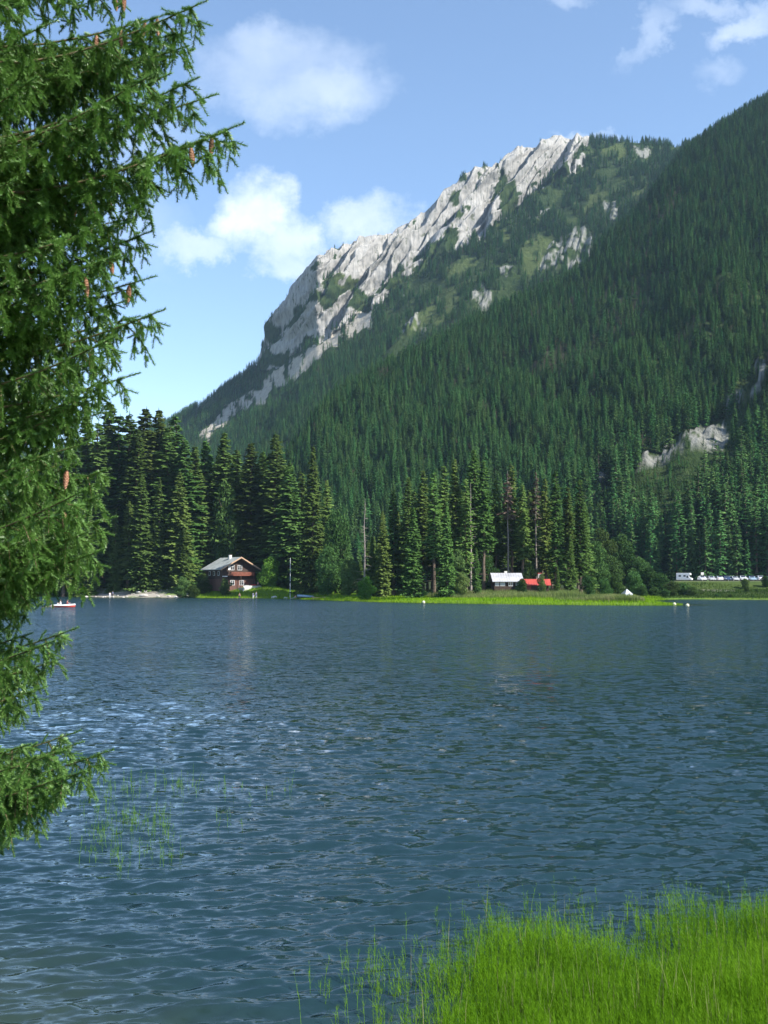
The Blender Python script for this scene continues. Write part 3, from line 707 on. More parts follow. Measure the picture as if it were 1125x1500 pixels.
# dead and dying trees
def dead_tree(px, top, Y, label, needles=False, k=0):
    x = float(xcol(px, 860, Y)); z = land_z(x, Y); H = float(zrow(top, Y)) - z
    t = empty('dead_spruce', (x, Y, z - .2), random.uniform(0, 6)); tag(t, label, 'dead tree')
    obj('trunk', trunk_mesh('trunk', H, .26, 90 + k, 60, .006, M['deadwood']), t)
    if needles: obj('crown', spruce_crown('crown', 95 + k, H=H, R0=2.0, base=.62, levels=22, per=6, twigs=4, m_=M['needles_brown'], gap=.4), t)
dead_tree(534, 729, 244, 'bare grey dead spruce at the left edge of the spit wood', False, 1)
dead_tree(745, 688, 246, 'dying spruce with brown needles in the middle of the spit wood', True, 2)
dead_tree(786, 690, 247, 'thin dead spruce with reddish grey twigs near the right of the spit wood', True, 3)
dead_tree(690, 706, 238, 'pale bare dead trunk rising in front of the tallest spit spruces', False, 4)

def leafy(px, top, Y, pair, wid, label, cat='tree', name='broadleaf_tree', group=None, ref=12.0):
    if 540 < px < 870: Y = Y + 17
    x = float(xcol(px, 860, Y)); z = land_z(x, Y); H = float(zrow(top, Y)) - z
    return put_tree(name, pair, x, Y, z, H, wid, random.uniform(0, 6.28), label, cat, group, ref, .15)
leafy(332, 702, 322, DEC[0], .62, 'grey green broadleaf tree rising among the spruces behind the chalet')
leafy(492, 745, 274, DEC[1], .66, 'tall rounded broadleaf tree right of the free-standing spruce')
leafy(512, 812, 262, DECL[0], 1.0, 'pale green willow bush at the water end of the chalet wood', 'bush', 'willow_bush')
leafy(480, 800, 268, DEC[2], .95, 'mid green bushy tree at the foot of the tall free-standing spruce')
leafy(395, 812, 300, DECL[1], 1.0, 'small bright green tree on the lawn right of the chalet')
leafy(388, 838, 303, DEC[0], .8, 'small dark green tree close to the right gable corner of the chalet')
for px, top, Y, pr, wd, lb in [(330, 846, 296, DEC[0], 1.2, 'dark green bush in front of the chalet front wall'), (298, 838, 303, DEC[1], 1.2, 'dark bush at the left corner of the chalet'), (268, 842, 296, DECL[0], 1.2, 'grey green bush left of the chalet above the wooden ramp'),
                               (283, 856, 296, DEC[2], 1.6, 'low green bush between the chalet and the wooden ramp'), (112, 850, 315, DEC[0], 1.6, 'low dark bush at the left end of the gravel beach'),
                               (655, 838, 212, DECL[0], 1.3, 'left one of the pale yellow green bushes before the spit wood'), (676, 836, 209, DECL[0], 1.1, 'right one of the pale yellow green bushes before the spit wood'), (672, 800, 218, DECL[0], .8, 'tall pale green bush behind the two pale bushes of the spit'),
                               (536, 842, 235, DECL[1], 1.0, 'small bright bush alone at the left start of the spit'), (562, 818, 238, DEC[1], .9, 'dark leafy bush in the gap at the left of the spit wood'), (547, 850, 232, DECL[0], 1.2, 'low pale bush beside the small bright bush at the start of the spit'),
                               (713, 812, 226, DEC[2], 1.0, 'leafy green bush behind the young spruce by the pale roofed hut'), (776, 822, 223, DEC[0], .9, 'grey green bush between the two huts'), (793, 838, 207, DECL[0], .7, 'slim pale bush in front of the red roofed hut'),
                               (765, 846, 207, DEC[2], 1.0, 'low bush where the two hut roofs meet'), (862, 840, 216, DEC[1], 1.0, 'low dark bush right of the dense young spruce')]:
    leafy(px, top, Y, pr, wd, lb, 'bush', 'bush')
# dark leafy trees and bushes on the shaded right shore
RS = [(872, 790, 262, 1, .8), (884, 770, 300, 0, .7), (895, 812, 290, 2, 1.1), (908, 780, 310, 1, .8), (921, 800, 300, 0, .9), (938, 815, 296, 2, 1.1), (930, 835, 276, 1, 1.3), (952, 828, 284, 0, 1.2), (968, 838, 280, 2, 1.4), (984, 850, 272, 1, 1.6), (1001, 852, 276, 0, 1.9), (1015, 858, 274, 2, 2.2),
      (1025, 862, 280, 1, 2.0), (958, 858, 266, 0, 2.0), (940, 856, 262, 2, 1.6), (975, 862, 268, 1, 2.0), (902, 838, 250, 0, 1.2), (886, 845, 246, 1, 1.2), (1094, 858, 284, 0, 1.9), (1108, 861, 282, 2, 1.8), (1092, 846, 298, 1, 1.4), (1010, 838, 350, 0, 1.1), (1024, 843, 352, 2, 1.3), (996, 833, 352, 1, 1.0),
      (1122, 842, 300, 1, 1.4), (1140, 850, 290, 0, 1.6), (1170, 840, 280, 2, 1.4), (1050, 868, 266, 0, 2.6), (1070, 869, 264, 1, 2.6)]
for i, (px, top, Y, k, wd) in enumerate(RS):
    leafy(px, top, Y, DEC[k], wd, 'dark green bush on the shaded right shore below the car park', 'bush', 'shore_bush', 'bushes along the shaded right shore')

# ------------------------------------------------------------------ forest on the slopes
def build_forest():
    V, ts, U, row, d = MT['V'], MT['ts'], MT['U'], MT['row'], MT['d']
    rg = np.random.RandomState(3)
    a, b, c, e = V[:-1, :-1], V[:-1, 1:], V[1:, 1:], V[1:, :-1]
    plan = .5 * np.abs(np.cross(c[..., :2] - a[..., :2], e[..., :2] - b[..., :2]))
    ctr = (a + b + c + e) / 4; u = U[:-1, :-1]; r = row[:-1, :-1]; t = np.broadcast_to(ts[:-1, None], u.shape); dd = d[:-1, :-1]
    dens = np.where(t < 2.3, 1 / 10., 0)
    # the high mountain: clumps and strips of smaller trees between the crags
    n1 = fbm(u / 30, r / 22, 81, 4)
    far = np.where((u > 850), .055 * sstep(.30, .42, n1), .070 * sstep(.36, .52, n1))
    far = np.where((u < 480) & (t < 5.9), .06 * sstep(.3, .42, n1), far)
    dens = np.where(t >= 2.9, far, dens)
    dens = np.where((t >= 2.3) & (t < 2.9), .03, dens)
    dens = np.where(t > 6.15, 0, dens)
    dens = np.where((t > 5.9) & (t <= 6.15), np.where(u > 850, .05, np.where(u < 385, .07, .006)), dens)
    rr = MT['rock'][:-1, :-1]; dens = np.where(MT['rr'][:-1, :-1], dens * .02, dens); dens = np.where(rr & ~MT['rr'][:-1, :-1], .02, dens)
    dens = np.where(MT['scree'][:-1, :-1], .0025, dens); dens = np.where(MT['mead'][:-1, :-1] & (t > .3), .003, dens)
    scrub = MT['clear'][:-1, :-1] & (u > 860) & (r > 480) & (t < 2)
    dens = np.where(MT['clear'][:-1, :-1], dens * .12, dens); dens = np.where(scrub & ~MT['rr'][:-1, :-1], .07, dens)
    dens *= ((u > -420) & (u < 1560))
    dens = np.where((u < 150) | (u > 1230), dens * .5, dens)
    lam = plan * dens; n = rg.poisson(np.clip(lam, 0, 6))
    i, j = np.nonzero(n); rep = n[i, j]; i = np.repeat(i, rep); j = np.repeat(j, rep)
    s, q = rg.rand(len(i)), rg.rand(len(i))
    P = (a[i, j] * ((1 - s) * (1 - q))[:, None] + b[i, j] * (s * (1 - q))[:, None] + c[i, j] * (s * q)[:, None] + e[i, j] * ((1 - s) * q)[:, None])
    tt = t[i, j]; uu = u[i, j]
    H = np.where(tt < 2.6, np.where(tt < .35, 14.5, 11.8) + 5 * (fbm(P[:, 0] / 60, P[:, 1] / 60, 91, 2) - .5), 10.5) * (.62 + .62 * rg.rand(len(i)))
    H = np.where((tt < .55) & (uu > 860), H * 1.35, H)
    H = np.where((tt > 5.6) & (uu > 385) & (uu < 860), H * .55, H)
    H = np.where(scrub[i, j], H * .26, H)
    keep = np.ones(len(i), bool)
    k = rg.randint(0, 5, len(i)); rz = rg.rand(len(i)) * 6.28; wd = .85 + .5 * rg.rand(len(i))
    # the individuals: the ones that show largest
    pu, pr = to_px(P[:, 0], P[:, 1], P[:, 2]); vis = (pu > 0) & (pu < 1125) & (((pu > 868)) | (pr < 640))
    score = np.where(vis, H / P[:, 1], 0)
    idx = np.argsort(-score)[:FOREST_INDIVIDUALS]
    ind = np.zeros(len(i), bool); ind[idx] = True
    dec = (rg.rand(len(i)) < np.where(tt < 2.6, .07 + .5 * sstep(.56, .66, fbm(P[:, 0] / 55, P[:, 1] / 55, 95, 3)), .08)) & ~ind
    for m_ in idx:
        h = float(H[m_]); x, y, z = [float(v) for v in P[m_]]
        put_tree('spruce', LOW[k[m_]], x, y, z, h, float(wd[m_]), float(rz[m_]), 'dark spruce low on the steep forested slope across the lake', 'spruce', 'spruces on the lower slope')
    rest = keep & ~ind
    ids = np.where(dec, 5 + (k % 2), k)[rest]; P2 = P[rest]; H2 = np.where(dec, H * .62 / 12 * 30, H)[rest]; W2 = np.where(dec, wd * .95, wd)[rest]; R2 = rz[rest]
    me = bpy.data.meshes.new('forest_points'); me.vertices.add(len(P2)); me.vertices.foreach_set('co', P2.astype(np.float32).ravel())
    for nm, tp, v in (('tid', 'INT', ids.astype(np.int32)), ('rz', 'FLOAT', R2.astype(np.float32)), ('hh', 'FLOAT', (H2 / 30).astype(np.float32)), ('ww', 'FLOAT', W2.astype(np.float32))):
        at_ = me.attributes.new(nm, tp, 'POINT'); at_.data.foreach_set('value', v)
    o = obj('mountain_forest', me); tag(o, 'dense spruce forest covering the mountain slopes', kind='stuff')
    # geometry nodes: each point takes one of the crowns that stand as real trees
    ng = bpy.data.node_groups.new('forest', 'GeometryNodeTree')
    ng.interface.new_socket('Geometry', in_out='INPUT', socket_type='NodeSocketGeometry'); ng.interface.new_socket('Geometry', in_out='OUTPUT', socket_type='NodeSocketGeometry')
    N, L = ng.nodes, ng.links
    gi, go = N.new('NodeGroupInput'), N.new('NodeGroupOutput')
    def named(nm, tp):
        n_ = N.new('GeometryNodeInputNamedAttribute'); n_.data_type = tp; n_.inputs['Name'].default_value = nm; return n_.outputs['Attribute']
    tid = named('tid', 'INT'); outs = []
    crowns = [p[1] for p in LOW] + [DECF[0], DECF[1]]
    for q_, me_c in enumerate(crowns):
        user = next((ob for ob in bpy.data.objects if ob.data == me_c), None)
        if user is None:  # no individual uses this crown: let one tree on the slope carry it
            user = put_tree('broadleaf_tree', (DEC[0][0], me_c), *[float(v) for v in P[np.argsort(-score)[FOREST_INDIVIDUALS + 3 + q_]]], 11, 1, 0, 'round leafy tree low on the forested slope', 'tree', 'round trees on the lower slope', 12.0).children[1]
        oi = N.new('GeometryNodeObjectInfo'); oi.inputs['Object'].default_value = user; oi.transform_space = 'ORIGINAL'; oi.inputs['As Instance'].default_value = True
        cmp_ = N.new('FunctionNodeCompare'); cmp_.data_type = 'INT'; cmp_.operation = 'EQUAL'; L.new(tid, cmp_.inputs[2]); cmp_.inputs[3].default_value = q_
        ip = N.new('GeometryNodeInstanceOnPoints'); L.new(gi.outputs[0], ip.inputs['Points']); L.new(cmp_.outputs[0], ip.inputs['Selection']); L.new(oi.outputs['Geometry'], ip.inputs['Instance'])
        cz = N.new('ShaderNodeCombineXYZ'); L.new(named('rz', 'FLOAT'), cz.inputs[2]); L.new(cz.outputs[0], ip.inputs['Rotation'])
        mu = N.new('ShaderNodeMath'); mu.operation = 'MULTIPLY'; L.new(named('hh', 'FLOAT'), mu.inputs[0]); L.new(named('ww', 'FLOAT'), mu.inputs[1])
        cs = N.new('ShaderNodeCombineXYZ'); L.new(mu.outputs[0], cs.inputs[0]); L.new(mu.outputs[0], cs.inputs[1]); L.new(named('hh', 'FLOAT'), cs.inputs[2]); L.new(cs.outputs[0], ip.inputs['Scale'])
        outs.append(ip.outputs[0])
    jn = N.new('GeometryNodeJoinGeometry')
    for s_ in outs: L.new(s_, jn.inputs[0])
    L.new(jn.outputs[0], go.inputs[0])
    md = o.modifiers.new('forest', 'NODES'); md.node_group = ng
    print('forest', len(P2), 'individuals', len(idx))
DECF = [leaf_crown('crown', 170 + i, blobs=9, W=5.0, base=.05, leaves=60, size=.6, m_=M['leaves']) for i in range(2)]
FOREST_INDIVIDUALS = 300 - sum(1 for o_ in bpy.data.objects if o_.get('category') == 'spruce')
build_forest()

# ------------------------------------------------------------------ reeds and grasses
M['reed'] = leafmat('reed_blades', [(.10, .15, .04), (.17, .22, .07), (.28, .26, .13)], .25, .3, False)
M['sedge'] = leafmat('bright_sedge', [(.14, .27, .012), (.20, .34, .016), (.27, .40, .03)], .12, .35, False)
M['tallgrass'] = leafmat('meadow_grass', [(.09, .17, .025), (.13, .23, .035), (.19, .27, .06)], .3, .3, False)
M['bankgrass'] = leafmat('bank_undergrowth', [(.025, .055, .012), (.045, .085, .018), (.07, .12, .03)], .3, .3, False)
M['horsetail'] = leafmat('horsetail_stems', [(.08, .19, .010), (.13, .275, .014), (.19, .34, .028)], 1.1, .4, False)
M['straw'] = leafmat('dry_blades', [(.20, .22, .08), (.30, .30, .14), (.40, .37, .2)], 1.0, .3, False)

def blades(P, h, wdt, rg, lean=.25, flop=.3):
    """three-step tapering blades; P (n,3), h (n,)"""
    n = len(P); a = rg.rand(n) * 6.283; la = rg.rand(n) * 6.283; ln = lean * rg.rand(n) * h
    dx = np.stack([np.cos(a), np.sin(a), 0 * a], 1) * wdt[:, None] / 2
    L = np.stack([np.cos(la) * ln, np.sin(la) * ln, 0 * a], 1)
    up = np.stack([0 * a, 0 * a, h], 1)
    p1 = P + up * .5 + L * .3; p2 = P + up * (1 - flop * .12 * rg.rand(n)[:, None]) + L
    V = np.stack([P - dx, P + dx, p1 + dx * .8, p1 - dx * .8, p2], 1).reshape(-1, 3)
    b = np.arange(n)[:, None] * 5
    F = np.concatenate([b + [0, 1, 2], b + [0, 2, 3], b + [3, 2, 4]], 0)
    return V, F
def strip_points(rg, n, x0, x1, y0, y1, cond):
    X = rg.uniform(x0, x1, n); Y = rg.uniform(y0, y1, n); Z, s, sb = land_h(X, Y); k = cond(X, Y, s, sb)
    return np.stack([X, Y, Z], 1)[k], s[k]
def build_reeds():
    rg = np.random.RandomState(12)
    # bright sedge along the water's edge, standing partly in the shallows
    P, s = strip_points(rg, 330000, -110, 66, 178, 325, lambda X, Y, s, sb: (s > -2.2 - 1.5 * fbm(X / 6, Y / 6, 5, 2)) & (s < 11 + 6 * fbm(X / 9, Y / 9, 6, 2)) & ((X > -52) | (s < 4) & (X < -60) | (X < -86)))
    u, _ = to_px(P[:, 0], P[:, 1], P[:, 2]); k = (u > -40) & (u < 1000) & ~((u > 105) & (u < 285) & (s[:] < 5.5)); P = P[k]; P[:, 2] = np.maximum(P[:, 2], -.15)
    V, F = blades(P, (.30 + .3 * rg.rand(len(P))) * (1 + .0 * P[:, 0]), np.full(len(P), .07), rg)
    tag(obj('sedge_belt', mesh_np('sedge_belt', V, F, [M['sedge']])), 'bright yellow green sedge along the far water edge', kind='stuff')
    # taller grey green reeds on the spit
    P, s = strip_points(rg, 300000, -40, 62, 180, 262, lambda X, Y, s, sb: (s > 9 + 4 * fbm(X / 8, Y / 8, 16, 2)) & (s < 30))
    u, _ = to_px(P[:, 0], P[:, 1], P[:, 2]); k = (u > 520) & (u < 950) | ((u > 470) & (rg.rand(len(u)) < .3)); P = P[k]; u = u[k]
    h = (.45 + .55 * rg.rand(len(P))) * (.8 + .9 * fbm(P[:, 0] / 5, P[:, 1] / 5, 18, 2)) * (1 + .5 * sstep(740, 900, u))
    V, F = blades(P, h, np.full(len(P), .06), rg)
    tag(obj('reed_belt', mesh_np('reed_belt', V, F, [M['reed']])), 'grey green reeds and dry grass along the spit', kind='stuff')
    # reed tip of the spit
    P, s = strip_points(rg, 90000, 25, 56, 184, 215, lambda X, Y, s, sb: (s > 2.5 + 3 * fbm(X / 5, Y / 5, 14, 2)))
    u, _ = to_px(P[:, 0], P[:, 1], P[:, 2]); k = (u > 800) & (u < 960) & (rg.rand(len(u)) < sstep(800, 900, u)); P = P[k]; u = u[k]
    h = (.5 + .5 * rg.rand(len(P))) * (1 + .5 * sstep(830, 900, u)) * (1 - .6 * sstep(925, 960, u))
    V, F = blades(P, h, np.full(len(P), .06), rg)
    tag(obj('reed_tip', mesh_np('reed_tip', V, F, [M['reed']])), 'pale green reeds at the tip of the spit', kind='stuff')
    # uneven meadow before the chalet and on the right bank
    P, s = strip_points(rg, 200000, -110, 130, 250, 350, lambda X, Y, s, sb: (s > 1) & (s < 45))
    u, _ = to_px(P[:, 0], P[:, 1], P[:, 2]); k = ((u > 285) & (u < 530) & (P[:, 1] < 305)) | (u > 880) | ((u > 0) & (u < 100)) | ((u > 100) & (u < 300) & (P[:, 2] > 1.1) & (rg.rand(len(u)) < .5)); P = P[k]
    k = ~((P[:, 1] > 306) & (P[:, 1] < 350) & (u[k] > 970)); P = P[k]
    V, F = blades(P, .18 + .35 * rg.rand(len(P)), np.full(len(P), .09), rg)
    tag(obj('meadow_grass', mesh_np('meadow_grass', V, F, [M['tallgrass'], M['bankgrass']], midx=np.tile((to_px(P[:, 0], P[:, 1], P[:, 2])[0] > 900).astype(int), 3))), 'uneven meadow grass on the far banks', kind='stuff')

def horsetails(P, H, rg, name, label, m_, whorl=True):
    n = len(P); V, F = blades(P, H, np.full(n, .0045), rg, .22, .5)
    parts = [(V, F)]
    if whorl:
        nb = 18
        t = np.repeat(rg.rand(n, nb) * .62 + .30, 1).reshape(n, nb); a = rg.rand(n, nb) * 6.283; l = (.028 + .055 * rg.rand(n, nb)) * (1.15 - t)[:, :] * 1.3
        c = P[:, None, :] + np.stack([0 * t, 0 * t, t * H[:, None]], -1)
        # follow the lean of the stem
        tip = V.reshape(n, 5, 3)[:, 4]; mid = V.reshape(n, 5, 3)[:, 2]
        base = P[:, None, :]; c = np.where((t < .5)[..., None], base + (mid[:, None] - base) * (t / .5)[..., None], mid[:, None] + (tip[:, None] - mid[:, None]) * ((t - .5) / .5)[..., None])
        d = np.stack([np.cos(a), np.sin(a), .75 + .5 * rg.rand(n, nb)], -1); e = c + d * l[..., None]
        q = np.stack([-np.sin(a), np.cos(a), 0 * a], -1) * .0016
        V2 = np.stack([c - q, c + q, e], 2).reshape(-1, 3); F2 = np.arange(len(V2)).reshape(-1, 3); parts.append((V2, F2))
    off = 0; VV, FF = [], []
    for v, f in parts: VV.append(v); FF.append(f + off); off += len(v)
    tag(obj(name, mesh_np(name, np.concatenate(VV), np.concatenate(FF), [m_])), label, kind='stuff')
def build_horsetails():
    rg = np.random.RandomState(23)
    n = 90000; X = rg.uniform(-1.2, 5.6, n); Y = rg.uniform(4.2, 12.0, n)
    u, r = to_px(X, Y, 0 * X)
    # dense towards the lower right, thinning to single stems on the left and outer rim
    edge = 1420 - (u - 690) * .085; edge = np.where(u < 690, 1420 + (690 - u) * .42, edge)
    dd = sstep(-70, 90, r - edge + (fbm(X * 1.3, Y * 1.3, 33, 3) - .5) * 150)
    dl = sstep(620, 760, u + (r - 1450) * .25 + (fbm(X * 2, Y * 2, 35, 2) - .5) * 90)
    dens = dd * (dl * .92 + .10 * sstep(470, 640, u)) + .012 * sstep(440, 560, u) * sstep(-120, -20, r - edge)
    holes = 1 - .75 * sstep(.62, .72, fbm(X * 1.7, Y * 1.1, 39, 3))
    k = (rg.rand(n) < dens * holes * .9) & (r < 1950) & (u < 1260)
    P = np.stack([X, Y, np.full(n, -.04)], 1)[k]
    patch = fbm(P[:, 0] * .9, P[:, 1] * .9, 40, 3)
    H = (.22 + .17 * rg.rand(len(P))) * (.72 + .6 * patch) * np.where(rg.rand(len(P)) < .03, 1.45, 1)
    tall = rg.rand(len(P)) < .05
    horsetails(P[~tall], H[~tall], rg, 'horsetail_bed', 'bright green horsetails crowding the shallows at the near bank', M['horsetail'])
    horsetails(P[tall], H[tall] * 1.25, rg, 'dry_grass_blades', 'scattered dry blades among the near horsetails', M['straw'], False)
    # thin stems standing in the open water on the left
    Q = []
    for px, row, sx, sy, m_ in [(190, 1135, 60, 10, 60), (265, 1130, 22, 8, 40), (190, 1185, 28, 16, 70), (235, 1190, 22, 20, 60), (150, 1215, 34, 16, 60), (180, 1240, 40, 14, 30), (250, 1240, 20, 10, 16), (330, 1140, 40, 12, 16), (400, 1140, 30, 12, 10), (345, 1180, 40, 16, 10), (140, 1160, 40, 20, 30), (720, 1350, 120, 20, 60), (540, 1420, 50, 30, 40), (900, 1325, 150, 14, 60), (460, 1450, 30, 26, 10)]:
        for _ in range(int(m_ * .6)): 
            g = ground_at(px + rg.normal(0, sx * .55), row + 26 + rg.normal(0, sy * .7)); Q.append((g.x, g.y, -.05))
    Q = np.array(Q); Hq = .16 + .38 * rg.rand(len(Q)) ** 1.5
    horsetails(Q, Hq, rg, 'water_stems', 'thin green stems standing singly in the open water', M['horsetail'])
build_reeds(); build_horsetails()

# ------------------------------------------------------------------ near spruce
M['twig'] = simple('twig_bark', (.16, .115, .075), .9, .35, 30, spec=.1)
M['shoot'] = leafmat('near_spruce_needles', [(.070, .155, .032), (.13, .26, .055), (.21, .36, .11)], 1.6, .28, False, 'Object', .05, .42)
M['cone'] = simple('spruce_cone', (.30, .145, .085), .6, .45, 60, bump=.5)
def shoots_mesh(name, bases, dirs, lens, rg, m_):
    """bottle-brush shoots: thin needles all round short twigs, angled forward"""
    nN = 84; n = len(bases)
    t = (np.arange(nN)[None] + rg.rand(n, nN)) / nN; a = rg.rand(n, nN) * 6.283
    d = dirs; tmp = np.where(np.abs(d[:, 2:3]) < .9, np.array([[0, 0, 1.]]), np.array([[1., 0, 0]]))
    p = np.cross(d, tmp); p /= np.linalg.norm(p, axis=1)[:, None]; q = np.cross(d, p)
    c = bases[:, None] + d[:, None] * (t * lens[:, None])[..., None]
    rad = p[:, None] * np.cos(a)[..., None] + q[:, None] * np.sin(a)[..., None]
    rad = rad + np.array([0, 0, .25]); 
    nl = .029 * (1.05 - .35 * t) * (.8 + .4 * rg.rand(n, nN))
    e = c + (rad * .80 + d[:, None] * .62) * nl[..., None]
    w_ = np.cross(rad, d[:, None] + .3 * rg.normal(size=(n, nN, 3))); w_ /= np.linalg.norm(w_, axis=-1)[..., None] + 1e-9
    V = np.stack([c - w_ * .0030, c + w_ * .0030, e], 2).reshape(-1, 3); F = np.arange(len(V)).reshape(-1, 3)
    return mesh_np(name, V, F, [m_])
def branch_template(seed, dense=1.0):
    """a bough 1 unit = 1 m per metre, 3 m long along +X; returns wood mesh and foliage mesh"""
    rg = np.random.RandomState(seed); L = 3.0; V, F = [], []; B, D, Ln = [], [], []
    def spine(s): return np.array([L * s, .10 * math.sin(s * 3 + seed), L * (-.10 * s - .16 * math.sin(s * math.pi) + .10 * s * s)])
    tube(V, F, [spine(s) for s in np.linspace(0, 1, 12)], [.020 * (1 - .93 * s) + .002 for s in np.linspace(0, 1, 12)], 5)
    def add_shoots(p0, p1, step=.05):
        d = p1 - p0; ln = np.linalg.norm(d); d = d / ln; k = max(1, int(ln / step))
        for i in range(k):
            c = p0 + d * ln * i / k
            B.append(c); D.append(d); Ln.append(max(.07, min(.10, ln / k * 1.25)))
            if rg.rand() < .75:
                sd = rg.normal(size=3) * [.9, .9, .35]; sd = sd + d * 1.0 + np.array([0, 0, -.05]); sd /= np.linalg.norm(sd)
                B.append(c); D.append(sd); Ln.append(.06 + .06 * rg.rand())
    s = .10
    side = 1
    while s < 1.0:
        c = spine(s); lat = (.16 + .72 * (1 - s) ** .75 * min(1, .35 + s * 2.2)) * (.55 + .6 * rg.rand()); ang = side * (R(52) + R(18) * rg.normal()); side = -side
        dirx = np.array([math.cos(ang), math.sin(ang), -.10 - .25 * rg.rand()]); droop = .22 + .35 * rg.rand()
        n_ = max(2, int(lat / .08)); pts = [c + dirx * lat * t - np.array([0, 0, droop * lat * t * t]) for t in np.linspace(0, 1, n_ + 1)]
        tube(V, F, [tuple(p) for p in pts], [.0045 * (1 - .8 * t) + .001 for t in np.linspace(0, 1, n_ + 1)], 4)
        for i in range(n_):
            add_shoots(pts[i], pts[i + 1], .06)
            # pendulous sprays
            for rep in range(2):
                if rg.rand() < .8 * dense:
                    hl = (.07 + .26 * rg.rand() * (1 - .5 * s)); sd = dirx * .25 + np.array([rg.normal() * .35, rg.normal() * .35, -1.0]); sd /= np.linalg.norm(sd)
                    q = pts[i] + sd * hl; tube(V, F, [tuple(pts[i]), tuple(q)], [.0016, .0008], 4); add_shoots(pts[i], q, .065)
        s += .024 + .018 * rg.rand()
    for i in range(30):
        a_, b_ = spine(.18 + .82 * i / 30), spine(.18 + .82 * (i + 1) / 30); add_shoots(a_, b_, .06)
    tipd = spine(1.0) - spine(.96); tipd /= np.linalg.norm(tipd); B.append(spine(1.0)); D.append(tipd); Ln.append(.09)
    me = bpy.data.meshes.new('branch'); me.from_pydata([tuple(v) for v in V], [], F); me.materials.append(M['twig'])
    return me, shoots_mesh('foliage', np.array(B), np.array(D), np.array(Ln), rg, M['shoot']), spine(1.0), spine
def cone_mesh():
    V, F = [], []; n, k = 26, 10
    for i in range(n):
        t = i / (n - 1); r = .0165 * math.sin(math.pi * (.08 + .88 * t)) ** .6 * (1 + .22 * (i % 2)); z = -.135 * t
        for j in range(k):
            a = 2 * math.pi * (j + .5 * (i // 2 % 2)) / k; rr = r * (1 + .12 * (j % 2)); V.append((rr * math.cos(a), rr * math.sin(a), z))
    for i in range(n - 1):
        for j in range(k): F.append((i * k + j, i * k + (j + 1) % k, (i + 1) * k + (j + 1) % k, (i + 1) * k + j))
    F.append(tuple(range(k))); F.append(tuple(range((n - 1) * k, n * k)))
    me = bpy.data.meshes.new('cone'); me.from_pydata(V, [], F); me.materials.append(M['cone']); return me
